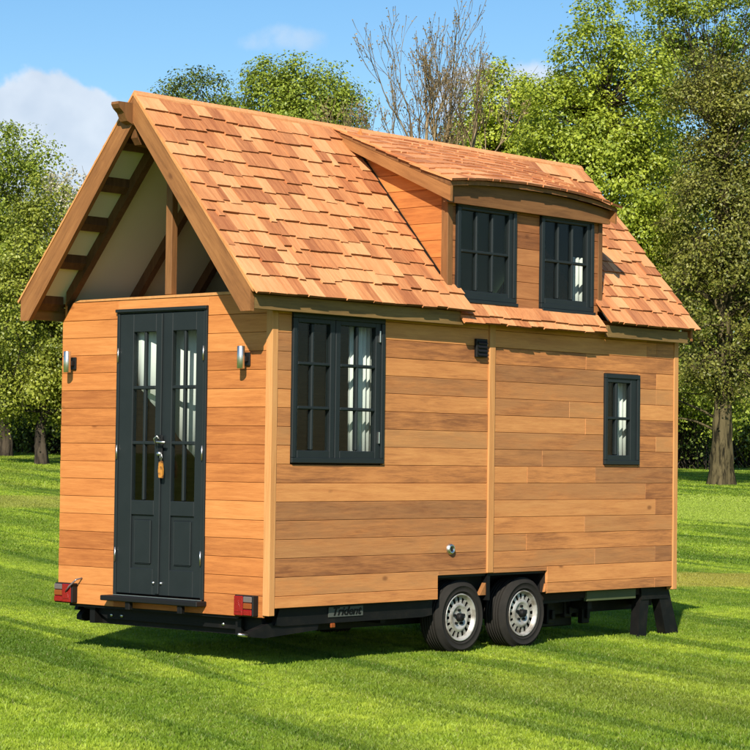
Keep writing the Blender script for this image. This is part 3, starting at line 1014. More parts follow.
EXPO = 0.153
LEN_S = (W/2-EY)/CT                           # slope length
DECK_T = 0.034                                # deck lies this far (vertical) below the outer surface
nrow = int(round(LEN_S/EXPO))+0
rx = Matrix.Rotation(TH, 4, 'X')
count_main = 0
for r in range(-0, nrow+1):
    s0 = r*EXPO-0.012                         # distance of the butt line up the slope from the eave
    if s0 > LEN_S-0.06:
        break
    ymid = EY+s0*CT
    spans = []
    if ymid > -0.01:
        spans = [(-0.345, 2.0), (4.055, 5.335)]
        if ymid < 0.06:
            spans = [(-0.345, 2.13), (3.985, 5.335)]
    else:
        spans = [(-0.345, 2.135), (3.985, 5.335)]
    for (a, b) in spans:
        for (x, i, sx) in row_widths(a+random.uniform(0, 0.0), b):
            ds = random.choice((-0.026, -0.012, 0.0, 0.008, 0.024))+random.uniform(-0.006, 0.006)
            if r == 0:
                ds = random.uniform(-0.036, -0.022)
            s = s0+ds
            ln = min(1.0, (LEN_S-s)/SH_LEN)
            yy = EY+s*CT; zz = EZ-DECK_T+s*ST
            h = 0.014+random.uniform(0, 0.006)
            M = Matrix.Translation((x, yy-ST*h, zz+CT*h)) @ rx @ Matrix.Rotation(random.uniform(-0.008, 0.008), 4, 'Z') @ Matrix.Rotation(-0.033+random.uniform(-0.006, 0.004), 4, 'X')
            put_shingle(roof_o, i, M @ Matrix.Diagonal((1, ln, 1, 1)), sx)
            count_main += 1

# far slope (out of sight): the same shingles joined
fs = MB()
for r in range(nrow+1):
    s0 = r*EXPO-0.012
    if s0 > LEN_S-0.06:
        break
    for (x, i, sx) in row_widths(-0.345, 5.335):
        s = s0+random.uniform(-0.015, 0.015)
        ln = min(SH_LEN, LEN_S-s)
        h0, h1 = 0.012, 0.003
        wd = WID[i]*sx/2-0.0015
        P = []
        for q, (sv, hh) in enumerate(((s, h0), (s, h0+0.014), (s+ln, h1+0.005), (s+ln, h1))):
            for xx in (x-wd, x+wd):
                P.append((xx, W-(EY+sv*CT)+ST*hh, EZ-DECK_T+sv*ST+CT*hh))
        fs.add(P, [(0, 1, 3, 2), (2, 3, 5, 4), (4, 5, 7, 6), (0, 2, 4, 6), (1, 7, 5, 3), (0, 6, 7, 1)])
fo = fs.build('far_slope_shingles', 'cedar_shingle_joined', roof_o)
tag(fo, None, kind='stuff')
# ridge capping
rc = MB()
for s in (-1, 1):
    rc.prism([(W/2, RZ+0.006), (W/2+s*0.028, RZ+0.006-0.028*SL), (W/2+s*0.028, RZ-0.012-0.028*SL), (W/2, RZ-0.012)], -0.34, 5.33, 'x')
rc.build('ridge_cap', 'cedar_shingle', roof_o)

# ------------------------------------------------------------------ dormer
DX0, DX1 = 1.985, 4.065
dm = MB()
# sheathing of the face (with window openings) and of the two cheeks
DW1, DW2 = (2.088, 2.850, 2.932, 3.716), (3.188, 3.922, 2.918, 3.716)
for (a, b, c, d) in rect_complement(DX0+0.03, DX1-0.03, 2.75, 3.80, [(a+0.03, b-0.03, c+0.03, d-0.03) for a, b, c, d in (DW1, DW2)]):
    dm.box(a, b, PT+0.004, 0.06, c, d)
top_s = (RZ-3.80)/(W/2+0.12)                  # fall of the dormer roof along its sides


def dz_side(y):
    return 3.80+(y+0.12)*top_s-0.05
for x in (DX0+0.026, DX1-0.026-0.03):
    dm.prism([(0.065, 2.9), (0.065, dz_side(0.065)), (W/2-0.03, dz_side(W/2-0.03)-0.03), (W/2-0.06, 4.14)], x, x+0.03, 'x')
dormer = dm.build('dormer', 'membrane', H)
tag(dormer, 'wide dormer with arched shingle roof and two windows')


def front_rows(z0, z1, h, off):
    rs = []
    z = z0
    while z < z1-0.01:
        rs.append((z, min(z+h, z1))); z += h
    return rs


fr_rows = front_rows(2.84, 3.80, 0.139, 0)
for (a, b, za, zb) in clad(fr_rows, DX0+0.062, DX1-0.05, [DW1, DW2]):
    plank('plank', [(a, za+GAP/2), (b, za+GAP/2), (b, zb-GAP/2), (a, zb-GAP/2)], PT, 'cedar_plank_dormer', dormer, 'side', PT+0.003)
# near cheek: boards cut by the main roof below and the dormer roof above
zc = 2.98
while zc < 4.35:
    z1 = zc+0.139
    def ylo(z):                               # cheek stops above the dormer's own roof line
        return (z+0.05-3.80)/top_s-0.12 if z > dz_side(0.0) else 0.0
    def yhi(z):
        return (z-(EZ-0.02))/SL+EY
    pts = []
    for z, f in ((zc, 0), (z1-GAP, 0), (z1-GAP, 1), (zc, 1)):
        pass
    a0, a1 = max(0.066, ylo(zc)), max(0.066, ylo(z1))
    b0, b1 = min(W/2, yhi(zc)), min(W/2, yhi(z1))
    if b1-a1 > 0.02 and b0-a0 > 0.0:
        plank('plank', [(a0, zc+GAP/2), (max(b0, a0+0.004), zc+GAP/2), (b1, z1-GAP/2), (a1, z1-GAP/2)], PT, 'cedar_plank', dormer, 'front', DX0+0.024)
    elif b0-a0 > 0.03:
        plank('plank', [(a0, zc+GAP/2), (b0, zc+GAP/2), ((a1+b1)/2 if b1 > a1 else (a0+b0)/2, z1-GAP/2)], PT, 'cedar_plank', dormer, 'front', DX0+0.024)
    zc = z1
far_ch = MB().prism([(0.06, 2.9), (0.06, dz_side(0.06)), (W/2-0.03, dz_side(W/2-0.03)-0.03), (W/2-0.06, 4.14)], DX1-0.024, DX1-0.002, 'x')
far_ch.build('far_cheek', 'cedar_plank', dormer)
MB().box(DX0-0.004, DX0+0.060, -0.006, 0.064, 2.93, 3.80, ch=0.004).build('corner_post', 'beam_wood', dormer)
MB().box(DX1-0.055, DX1+0.002, -0.006, 0.064, 2.93, 3.80, ch=0.004).build('corner_post', 'beam_wood', dormer)
for q, cols, lab in ((DW1, [(2.148, 2.335), (2.362, 2.540), (2.567, 2.758)], 'dormer window of six panes nearer the front gable'),
                     (DW2, [(3.248, 3.425), (3.450, 3.622), (3.648, 3.835)], 'dormer window of six panes nearer the rear gable')):
    window(*q, -0.005, [cols], (3.322,), 3.652, 3.005, lab, sill=True)

# arched dormer roof surface: straight at the ridge, arched at the front
RX0, RX1, RY0, RY1 = 1.865, 4.115, -0.135, W/2


def droof(x, y):
    u = (x-RX0)/(RX1-RX0)
    v = (y-RY0)/(RY1-RY0)
    front = 3.832+0.066*(1-abs(2*u-0.94)**2.4)
    return front*(1-v)+(RZ-0.028)*v


nx, ny = 16, 6
dk = MB()
vs = []
for lay in (0.0, -0.035):
    for i in range(nx+1):
        for j in range(ny+1):
            x = RX0+(RX1-RX0)*i/nx; y = RY0+0.012+(RY1-RY0-0.012)*j/ny
            vs.append((x, y, droof(x, y)+lay))
fsx = []
def vi(l, i, j): return l*(nx+1)*(ny+1)+i*(ny+1)+j
for i in range(nx):
    for j in range(ny):
        fsx.append((vi(0, i, j), vi(0, i+1, j), vi(0, i+1, j+1), vi(0, i, j+1)))
        fsx.append((vi(1, i, j), vi(1, i, j+1), vi(1, i+1, j+1), vi(1, i+1, j)))
for i in range(nx):
    fsx.append((vi(0, i, 0), vi(1, i, 0), vi(1, i+1, 0), vi(0, i+1, 0)))
    fsx.append((vi(0, i, ny), vi(0, i+1, ny), vi(1, i+1, ny), vi(1, i, ny)))
for j in range(ny):
    fsx.append((vi(0, 0, j), vi(0, 0, j+1), vi(1, 0, j+1), vi(1, 0, j)))
    fsx.append((vi(0, nx, j), vi(1, nx, j), vi(1, nx, j+1), vi(0, nx, j+1)))
dk.add(vs, fsx)
dk.build('roof_deck', 'beam_wood', dormer)
# arched head board over the windows, straight below
hb = []
for i in range(nx+1):
    x = RX0+0.03+(RX1-RX0-0.05)*i/nx
    hb.append((x, droof(x, RY0+0.03)-0.037))
MB().prism([(hb[0][0], 3.690)]+hb+[(hb[-1][0], 3.690)], -0.064, -0.030, 'y').build('head_board', 'head_wood', dormer)
MB().box(RX0+0.05, RX1-0.04, -0.029, 0.0, 3.745, 3.76).build('soffit', 'rafter_wood', dormer)
# side verge boards of the dormer roof
for x0, x1 in ((RX0+0.004, RX0+0.032), (RX1-0.03, RX1-0.006)):
    xm = (x0+x1)/2
    pr = [(RY0+0.012, droof(xm, RY0+0.012)-0.036), (W/2-0.02, droof(xm, W/2-0.02)-0.036), (W/2-0.02, droof(xm, W/2-0.02)-0.11), (RY0+0.012, 3.688)]
    MB().prism(pr, x0, x1, 'x').build('verge_board', 'verge_wood', dormer)
# dormer shingles: the rows nearest the eave singly, the foreshortened upper rows joined
upper = MB()
LD = RY1-RY0
expd = 0.128
nr = int(LD/expd)+1
for r in range(nr):
    y0 = RY0-0.012+r*expd
    if y0 > RY1-0.05:
        break
    for (x, i, sx) in row_widths(RX0-0.012, RX1+0.02):
        ds = random.uniform(-0.018, 0.018) if r else random.uniform(-0.01, 0.006)
        y = y0+ds
        xq = min(max(x, RX0), RX1)
        p = Vector((x, y, droof(xq, y)))
        du = (Vector((0, 0, droof(min(xq+0.05, RX1), y)-droof(max(xq-0.05, RX0), y)))+Vector((min(xq+0.05, RX1)-max(xq-0.05, RX0), 0, 0))).normalized()
        dv = Vector((0, 0.1, droof(xq, y+0.1)-droof(xq, y))).normalized()
        nn = du.cross(dv).normalized()
        dv = nn.cross(du)
        M = Matrix(((du.x, dv.x, nn.x, p.x+nn.x*0.012), (du.y, dv.y, nn.y, p.y+nn.y*0.012), (du.z, dv.z, nn.z, p.z+nn.z*0.012), (0, 0, 0, 1)))
        M = M @ Matrix.Rotation(random.uniform(-0.012, 0.012), 4, 'Z') @ Matrix.Rotation(-0.030+random.uniform(-0.008, 0.004), 4, 'X')
        slope_left = (RY1-y)/max(0.2, dv.y)
        M = M @ Matrix.Diagonal((1, min(1.0, slope_left/SH_LEN), 1, 1))
        if r < 1:
            put_shingle(dormer, i, M, sx)
        else:
            me = SH[(i, 0)]
            MM = M @ Matrix.Diagonal((sx, 1, 1, 1))
            upper.add([MM @ v.co for v in me.vertices], [tuple(f.vertices) for f in me.polygons])
uo = upper.build('upper_shingles', 'cedar_shingle_joined', dormer)
tag(uo, None, kind='stuff')
fl = MB()
d0, d1 = 0.07, W/2-0.05
fl.prism([(y, EZ+(y-EY)*SL+o_) for y, o_ in ((d0, 0.012), (d1, 0.012), (d1, 0.034), (d0, 0.034))], DX0-0.010, DX0-0.0005, 'x')
fl.build('flashing', 'black_steel', dormer)
# skirt of shingles below the dormer windows
SK_A = math.atan2(0.165, 0.105)
sk = MB().prism([(-0.125, 2.745), (-0.105, 2.735), (0.01, 2.89), (-0.012, 2.905)], 2.045, 3.95, 'x').build('skirt', 'rafter_wood', dormer)
rk = Matrix.Rotation(SK_A, 4, 'X')
for r, (yy, zz, ln) in enumerate(((-0.138, 2.732, 0.56), (-0.108, 2.785, 0.40))):
    for (x, i, sx) in row_widths(2.03, 3.965):
        ds = random.uniform(-0.010, 0.008)
        M = Matrix.Translation((x, yy+ds*math.cos(SK_A)-0.004*r, zz+ds*math.sin(SK_A)+0.003*r)) @ rk @ Matrix.Rotation(random.uniform(-0.012, 0.012), 4, 'Z') @ Matrix.Rotation(-0.05, 4, 'X') @ Matrix.Diagonal((1, ln, 1, 1))
        put_shingle(dormer, i, M, sx)

# ------------------------------------------------------------------ fittings on the walls
for yy in (2.20, 0.250):
    b = MB(); b.smooth = True
    b.lathe([(0.0, 2.292), (0.026, 2.292), (0.029, 2.295), (0.029, 2.457), (0.026, 2.46), (0.0, 2.46)], (-0.075, yy, 0), 'z', 20)
    lamp = b.build('wall_lamp', 'chrome', H)
    MB().box(-0.048, -0.0005, yy-0.020, yy+0.020, 2.345, 2.385, ch=0.003).build('bracket', 'black_plastic', lamp)
    MB().box(-0.016, -0.0008, yy-0.030, yy+0.030, 2.315, 2.415, ch=0.003).build('wall_plate', 'black_plastic', lamp)
# black ventilation cowl on the side wall
b = MB().box(2.335, 2.475, -0.030, -0.001, 2.470, 2.620, ch=0.004)
b.cur = 0
vent = b.build('vent', 'black_plastic', H)
for k in range(4):
    MB().prism([(-0.031, 2.487+k*0.032), (-0.046, 2.483+k*0.032), (-0.031, 2.508+k*0.032)], 2.348, 2.462, 'x').build('louvre', 'black_plastic', vent)
# round inlet
b = MB(); b.smooth = True
b.lathe([(0.0, -0.016), (0.022, -0.018), (0.026, -0.028), (0.036, -0.026), (0.044, -0.010), (0.046, -0.001)], (2.06, 0, 0.925), 'y', 24)
inlet = b.build('inlet_cap', 'chrome', H)
MB().box(2.052, 2.068, -0.030, -0.012, 0.908, 0.945, ch=0.003).build('knob', 'black_plastic', inlet)

# ------------------------------------------------------------------ trailer under the house
tr = MB()
for y in (0.36, 1.99):
    tr.box(0.05, 5.16, y-0.03, y+0.03, 0.315, 0.462)
for x in (0.5, 1.4, 4.1, 5.0):
    tr.box(x-0.03, x+0.03, 0.12, 2.23, 0.36, 0.46)
tr.box(0.02, 5.18, 0.33, W-0.12, 0.440, 0.463)
trailer = tr.build('trailer', 'black_steel', H)
# long side rails with bevelled ends
for y0, y1 in ((0.055, 0.095), (W-0.095, W-0.055)):
    MB().prism([(0.125, 0.400), (0.175, 0.524), (1.915, 0.524), (1.915, 0.405), (1.80, 0.392), (0.20, 0.392)], y0, y1, 'y').build('side_rail', 'black_steel', trailer)
    MB().prism([(3.34, 0.43), (3.34, 0.524), (5.10, 0.524), (5.10, 0.47)], y0+0.045, y1+0.045 if y0 < 1 else y1+0.045, 'y').build('side_rail', 'black_steel', trailer)
# rear cross beam below the doors
cb = MB()
cb.prism([(0.16, 0.457), (2.17, 0.457), (2.13, 0.425), (1.98, 0.41), (1.86, 0.355), (0.30, 0.355), (0.14, 0.39)], 0.085, 0.13, 'x')
cb.box(0.131, 0.17, 0.2, 2.1, 0.31, 0.44)
cb.build('cross_beam', 'black_steel', trailer)
for yy in (1.80, 1.68, 0.55):
    b = MB(); b.smooth = True
    b.lathe([(0, 0.000), (0.012, 0.001), (0.013, 0.012)], (0.073, yy, 0.385), 'x', 10)
    b.build('bolt', 'chrome', trailer)
# folded corner steadies
for yy in (0.10, W-0.10):
    b = MB()
    b.prism([(-0.12 if yy < 1 else 0.14, 0.36), (0.10 if yy < 1 else 0.2, 0.42), (0.62, 0.40), (0.60, 0.345), (0.03 if yy < 1 else 0.2, 0.31), (-0.11 if yy < 1 else 0.14, 0.325)], yy-0.03, yy+0.03, 'y')
    st_ = b.build('corner_steady', 'black_steel', trailer)
    if yy > 1:
        continue
    k = MB(); k.smooth = True
    k.tube([(-0.115, yy, 0.335), (-0.19, yy+0.02, 0.345)], 0.012, 8)
    k.build('steady_spindle', 'chrome', st_)
MB().box(0.72, 0.77, 0.040, 0.056, 0.355, 0.391, ch=0.006).build('side_marker', 'amber_lens', trailer)
# maker's plate with its script lettering on the side rail
plate = MB().prism([(0.70, 0.437), (1.085, 0.437), (1.085, 0.512), (0.70, 0.512)], 0.047, 0.0545, 'y').build('name_plate', 'plate_paint', trailer)
cu = bpy.data.curves.new('lettering', 'FONT')
cu.body = 'Trident'
cu.size = 0.105
cu.shear = 0.35
cu.extrude = 0.0015
cu.offset = 0.0022
cu.align_x, cu.align_y = 'CENTER', 'CENTER'
tmp = bpy.data.objects.new('lettering_source', cu)
COL.objects.link(tmp)
dg = bpy.context.evaluated_depsgraph_get()
lm = bpy.data.meshes.new_from_object(tmp.evaluated_get(dg))
bpy.data.objects.remove(tmp)
lm.materials.clear(); lm.materials.append(MATS['letter_paint'])
lt = link('lettering', lm, plate, (0.8925, 0.0445, 0.476))
lt.rotation_euler = (math.pi/2, 0, 0)
lt.scale = (1.02, 0.82, 1)
# axles, springs and other dark gear
for x in (2.28, 3.09):
    b = MB(); b.smooth = True
    b.tube([(x, 0.22, 0.37), (x, 2.13, 0.37)], 0.035, 10)
    b.build('axle', 'black_steel', trailer)
MB().box(3.62, 4.22, 0.40, 0.9, 0.20, 0.36, ch=0.01).build('tool_tray', 'black_steel', trailer)
for x, y, h in ((3.75, 0.30, 0.20), (4.05, 0.34, 0.16), (4.28, 0.32, 0.22), (4.42, 0.5, 0.18)):
    gear = MB().box(x-0.05, x+0.05, y-0.03, y+0.03, 0.44-h, 0.45, ch=0.008)
    gear.box(x-0.02, x+0.02, y-0.06, y-0.0295, 0.44-h*0.8, 0.44-h*0.4, ch=0.005)
    gear.build('brake_lever', 'black_steel', trailer)
MB().box(3.98, 4.70, 0.060, 0.098, 0.435, 0.522, ch=0.003).build('green_board', 'green_board', trailer)
# wheel arch lining
MB().box(1.92, 3.33, 0.30, 0.315, 0.45, 0.74).build('arch_lining', 'black_plastic', trailer)
MB().box(1.92, 3.33, 0.024, 0.30, 0.698, 0.714).build('arch_lining', 'black_plastic', trailer)
MB().box(3.336, 3.350, 0.078, 0.315, 0.40, 0.74).build('arch_lining', 'black_plastic', trailer)
MB().box(1.902, 1.916, 0.078, 0.315, 0.40, 0.74).build('arch_lining', 'black_plastic', trailer)
MB().box(2.55, 2.585, 0.01, 0.07, 0.50, 0.7215).build('arch_post', 'black_steel', trailer)
MB().prism([(2.47, 0.542), (2.545, 0.542), (2.545, 0.640)], 0.02, 0.06, 'y').build('mud_wedge', 'barge_wood', trailer)


def wheel(x, side):
    """steel wheel: the rim is the part; tyre, hub and nuts belong to it"""
    s = 1 if side == 'near' else -1
    yf = 0.045 if side == 'near' else W-0.045
    c = (x, yf, 0.37)
    def Y(v): return s*v
    rim = MB(); rim.smooth = True
    rim.lathe([(0.192, Y(0.010)), (0.190, Y(0.0)), (0.180, Y(0.002)), (0.172, Y(0.022)), (0.163, Y(0.034))], c, 'y', 40)
    rim.lathe([(0.118, Y(0.028)), (0.100, Y(0.012)), (0.085, Y(0.020)), (0.060, Y(0.034)), (0.036, Y(0.030)), (0.0, Y(0.030))], c, 'y', 40)
    rim.smooth = False
    for k in range(16):                                   # the slotted ring
        a0 = 2*math.pi*(k+0.24)/16; a1 = 2*math.pi*(k+0.76)/16
        vs = []
        for a in (a0, a1):
            for r, d in ((0.117, 0.028), (0.164, 0.034)):
                vs.append((c[0]+r*math.cos(a), c[1]+Y(d), c[2]+r*math.sin(a)))
            for r, d in ((0.164, 0.042), (0.117, 0.036)):
                vs.append((c[0]+r*math.cos(a), c[1]+Y(d), c[2]+r*math.sin(a)))
        rim.add(vs, [(0, 1, 5, 4), (1, 2, 6, 5), (2, 3, 7, 6), (3, 0, 4, 7)])
    ro = rim.build('wheel', 'silver_rim', H)
    ty = MB(); ty.smooth = True
    prof = [(0.190, 0.016), (0.200, 0.004), (0.206, 0.002), (0.208, -0.005), (0.214, -0.0055), (0.2155, -0.003), (0.232, -0.008), (0.250, -0.010), (0.252, -0.0135), (0.258, -0.013), (0.2595, -0.0075), (0.272, -0.003), (0.274, 0.003), (0.285, 0.008), (0.294, 0.018)]
    for q in range(6):                                    # tread ribs and grooves
        y0 = 0.022+q*0.026
        prof += [(0.300, y0), (0.300, y0+0.018), (0.293, y0+0.0185), (0.293, y0+0.0255)]
    prof += [(0.296, 0.185), (0.280, 0.200), (0.240, 0.205), (0.19, 0.19)]
    ty.lathe([(r, Y(d)) for r, d in prof], c, 'y', 48)
    ty.build('tyre', 'rubber', ro)
    br = MB().lathe([(0.165, Y(0.070)), (0.0, Y(0.070))], c, 'y', 24).build('brake_drum', 'black_steel', ro)
    hb_ = MB(); hb_.smooth = True
    hb_.lathe([(0.034, Y(0.030)), (0.033, Y(-0.004)), (0.026, Y(-0.012)), (0.0, Y(-0.014))], c, 'y', 20)
    hb_.build('hub_cap', 'black_steel', ro)
    for k in range(5):
        a = 2*math.pi*k/5+0.3
        n_ = MB().lathe([(0.0, Y(0.012)), (0.011, Y(0.013)), (0.012, Y(0.032))], (c[0]+0.058*math.cos(a), c[1], c[2]+0.058*math.sin(a)), 'y', 6)
        n_.build('wheel_nut', 'black_steel', ro)
    return ro


for x in (2.268, 3.080):
    wheel(x, 'near'); wheel(x, 'far')


def tail_light(y0, y1, mirror):
    z0, z1 = 0.466, 0.622
    b = MB().box(-0.058, 0.004, y0, y1, z0, z1, ch=0.006)
    o = b.build('tail_light', 'black_plastic', H)
    ym = y0+(y1-y0)*(0.50 if not mirror else 0.52)
    ra, rb_ = (ym, y1-0.006) if not mirror else (y0+0.006, ym)
    ca, cb_ = (y0+0.006, ym-0.004) if not mirror else (ym+0.004, y1-0.006)
    MB().box(-0.070, -0.0585, ra, rb_, z0+0.006, z1-0.006, ch=0.005).build('red_lens', 'red_lens', o)
    hh = (z1-z0-0.012)/3
    for k, mm in enumerate(('red_lens', 'amber_lens', 'clear_lens')):
        MB().box(-0.070, -0.0585, ca, cb_, z0+0.006+k*hh+0.002, z0+0.006+(k+1)*hh-0.002, ch=0.005).build(mm, mm, o)
    # triangular reflector
    c = (ra+rb_)/2
    MB().prism([(c-0.036, z0+0.035), (c+0.036, z0+0.035), (c, z0+0.115)], -0.074, -0.0705, 'x').build('reflector', 'red_lens', o)
    return o


tail_light(0.105, 0.300, False)
tl_ = tail_light(2.115, 2.325, True)
b = MB(); b.smooth = True
b.tube([(-0.075, 2.17, 0.555), (-0.085, 2.12, 0.60), (-0.05, 2.075, 0.655), (-0.002, 2.06, 0.665)], 0.007, 6)
b.build('cable', 'clear_lens', tl_)
for y in (0.92, 1.30):
    pass

# ------------------------------------------------------------------ loose things at the house
def curtain(p0, p1, z0, z1, folds, amp, label, dz0=0.0, dz1=0.0, group=None):
    """hanging cloth between two plan points, its lower edge may slope"""
    n = folds*6
    d = Vector((p1[0]-p0[0], p1[1]-p0[1], 0)); nrm = Vector((-d.y, d.x, 0)).normalized()
    V, F = [], []
    for lay in (0, 1):
        for i in range(n+1):
            t_ = i/n
            off = amp*math.sin(t_*folds*2*math.pi)+lay*0.004
            p = Vector((p0[0], p0[1], 0))+d*t_+nrm*off
            zb = z0+dz0*(1-t_)+dz1*t_
            V += [(p.x, p.y, zb), (p.x, p.y, (zb+z1)/2), (p.x, p.y, z1)]
    m_ = 3*(n+1)
    for i in range(n):
        for j in (0, 1):
            a = i*3+j
            F += [(a, a+3, a+4, a+1), (m_+a, m_+a+1, m_+a+4, m_+a+3)]
        F += [(i*3, m_+i*3, m_+i*3+3, i*3+3), (i*3+2, i*3+5, m_+i*3+5, m_+i*3+2)]
    F += [(0, 1, m_+1, m_), (1, 2, m_+2, m_+1), (n*3, m_+n*3, m_+n*3+1, n*3+1), (n*3+1, m_+n*3+1, m_+n*3+2, n*3+2)]
    b = MB(); b.smooth = True
    b.add(V, F)
    o = b.build('curtain', 'white_cloth', None, (0, 0, -0.07))
    tag(o, label, 'curtain', group)
    return o


curtain((0.055, 1.545), (0.20, 0.955), 1.30, 2.72, 7, 0.006, 'white curtain pulled aside behind the glass of the double door', 0.92, 0.28)
curtain((0.97, 0.115), (1.25, 0.125), 1.60, 2.70, 6, 0.020, 'white curtain behind the right casement of the wide side window')
curtain((4.42, 0.105), (4.60, 0.115), 1.62, 2.36, 3, 0.016, 'white curtain in the small narrow window near the rear corner')
curtain((3.83, 0.16), (4.0, 0.16), 2.86, 3.40, 3, 0.014, 'white curtain low in the rear dormer window')

kt = empty('key_tag', (-0.055, 1.115, 1.47-0.07))
tag(kt, 'orange brown wooden tag hanging below the door lock', 'key tag')
b = MB()
b.prism([(-0.020, 0.0), (0.018, 0.004), (0.024, 0.06), (0.016, 0.125), (-0.012, 0.13), (-0.024, 0.06)], -0.008, 0.008, 'x')
b.build('tag_body', 'tag_wood', kt)
b = MB(); b.smooth = True
b.tube([(0, 0.0, 0.125), (-0.004, 0.008, 0.16), (-0.002, 0.0, 0.19), (0.004, -0.008, 0.16), (0, 0, 0.125)], 0.0035, 6)
b.build('key_ring', 'chrome', kt)

ts = empty('trestle_stand', (4.93, 0.10, 0))
tag(ts, 'black splayed trestle propping the rear corner of the trailer', 'trestle')
def legq(x0, x1, z0, x2, x3, z1):
    return [(x0, z0), (x1, z0), (x3, z1), (x2, z1)]
b = MB().prism(legq(-0.18, -0.06, 0.004, -0.14, 0.0, 0.455), -0.03, 0.06, 'y'); b.build('leg', 'black_steel', ts)
b = MB().prism(legq(0.26, 0.46, 0.004, 0.11, 0.28, 0.455), -0.03, 0.06, 'y'); b.build('leg', 'black_steel', ts)
b = MB().prism([(-0.14, 0.35), (0.27, 0.35), (0.27, 0.456), (-0.15, 0.456)], -0.04, 0.072, 'y'); b.build('head', 'black_steel', ts)
b = MB().box(-0.20, -0.04, -0.05, 0.08, 0.0, 0.02, ch=0.004); b.build('foot', 'black_steel', ts)
b = MB().box(0.24, 0.48, -0.05, 0.08, 0.0, 0.02, ch=0.004); b.build('foot', 'black_steel', ts)


# ------------------------------------------------------------------ lawn grass: tufts set out over the turf
def build_grass():
    nb = 620
    half = 0.21
    px_ = RNG.uniform(-half, half, nb); py_ = RNG.uniform(-half, half, nb)
    clump = 0.5+0.5*np.sin(px_*23+1.0)*np.cos(py_*19+0.4)
    hgt = RNG.uniform(0.013, 0.029, nb)*(0.75+0.5*clump)
    wid = RNG.uniform(0.0028, 0.0055, nb)
    ang = RNG.uniform(0, 2*np.pi, nb)
    lean = RNG.uniform(0.15, 0.9, nb)*hgt
    la = RNG.uniform(0, 2*np.pi, nb)
    V = np.zeros((nb, 5, 3)); cx, sx = np.cos(ang), np.sin(ang)
    lx, ly = np.cos(la)*lean, np.sin(la)*lean
    V[:, 0] = np.stack([px_-cx*wid, py_-sx*wid, -0.004+0*px_], 1)
    V[:, 1] = np.stack([px_+cx*wid, py_+sx*wid, -0.004+0*px_], 1)
    V[:, 2] = np.stack([px_+cx*wid*0.8+lx*0.4, py_+sx*wid*0.8+ly*0.4, hgt*0.6], 1)
    V[:, 3] = np.stack([px_-cx*wid*0.8+lx*0.4, py_-sx*wid*0.8+ly*0.4, hgt*0.6], 1)
    V[:, 4] = np.stack([px_+lx, py_+ly, hgt], 1)
    base = (np.arange(nb)*5)[:, None]
    F = np.concatenate([base+np.array([[0, 1, 2]]), base+np.array([[0, 2, 3]]), base+np.array([[3, 2, 4]])])
    # points where tufts stand
    pts, sc = [], []
    for (s0, s1, step, k) in ((9.5, 34, 0.27, 1.0), (34, 60, 0.50, 1.9), (60, 100, 0.9, 3.3)):
        ss = np.arange(s0, s1, step)
        for s in ss:
            wlim = 0.185*s+1.2
            lat = np.arange(-wlim, wlim, step)
            q = lat+RNG.uniform(-0.5, 0.5, len(lat))*step
            sj = s+RNG.uniform(-0.5, 0.5, len(lat))*step
            x = CAM[0]+math.cos(YAW)*sj+math.sin(YAW)*q
            y = CAM[1]+math.sin(YAW)*sj-math.cos(YAW)*q
            pts.append(np.stack([x, y, ground_h(x, y)], 1)); sc.append(np.full(len(lat), k)*RNG.uniform(0.85, 1.15, len(lat)))
    pts = np.concatenate(pts); sc = np.concatenate(sc)
    allV = np.concatenate([V.reshape(-1, 3), pts])
    me = quick_mesh('lawn_grass', allV, F, ['grass_blade'])
    npt = len(pts)
    a = me.attributes.new('tuft_scale', 'FLOAT', 'POINT')
    a.data.foreach_set('value', np.concatenate([np.zeros(nb*5), sc]).astype(np.float32))
    a = me.attributes.new('tuft_turn', 'FLOAT', 'POINT')
    a.data.foreach_set('value', np.concatenate([np.zeros(nb*5), RNG.uniform(0, 6.283, npt)]).astype(np.float32))
    o = link('lawn_grass', me)
    tag(o, 'short mown green grass blades of the lawn', 'grass', kind='stuff')
    ng = bpy.data.node_groups.new('scatter_tufts', 'GeometryNodeTree')
    ng.interface.new_socket('Geometry', in_out='INPUT', socket_type='NodeSocketGeometry')
    ng.interface.new_socket('Geometry', in_out='OUTPUT', socket_type='NodeSocketGeometry')
    N, Lk = ng.nodes, ng.links
    gi, go = N.new('NodeGroupInput'), N.new('NodeGroupOutput')
    at = N.new('GeometryNodeInputNamedAttribute'); at.data_type = 'FLOAT'; at.inputs['Name'].default_value = 'tuft_scale'
    cmp_ = N.new('FunctionNodeCompare'); cmp_.data_type = 'FLOAT'; cmp_.operation = 'GREATER_THAN'
    cmp_.inputs[1].default_value = 0.01
    sep = N.new('GeometryNodeSeparateGeometry'); sep.domain = 'POINT'
    iop = N.new('GeometryNodeInstanceOnPoints')
    at2 = N.new('GeometryNodeInputNamedAttribute'); at2.data_type = 'FLOAT'; at2.inputs['Name'].default_value = 'tuft_turn'
    cx_ = N.new('ShaderNodeCombineXYZ')
    sz = N.new('ShaderNodeCombineXYZ')
    mz = N.new('ShaderNodeMath'); mz.operation = 'POWER'; mz.inputs[1].default_value = 0.55
    Lk.new(gi.outputs[0], sep.inputs['Geometry']); Lk.new(at.outputs[0], cmp_.inputs[0]); Lk.new(cmp_.outputs[0], sep.inputs['Selection'])
    Lk.new(sep.outputs['Selection'], iop.inputs['Points']); Lk.new(sep.outputs['Inverted'], iop.inputs['Instance'])
    Lk.new(at2.outputs[0], cx_.inputs[2]); Lk.new(cx_.outputs[0], iop.inputs['Rotation'])
    Lk.new(at.outputs[0], sz.inputs[0]); Lk.new(at.outputs[0], sz.inputs[1]); Lk.new(at.outputs[0], mz.inputs[0]); Lk.new(mz.outputs[0], sz.inputs[2])
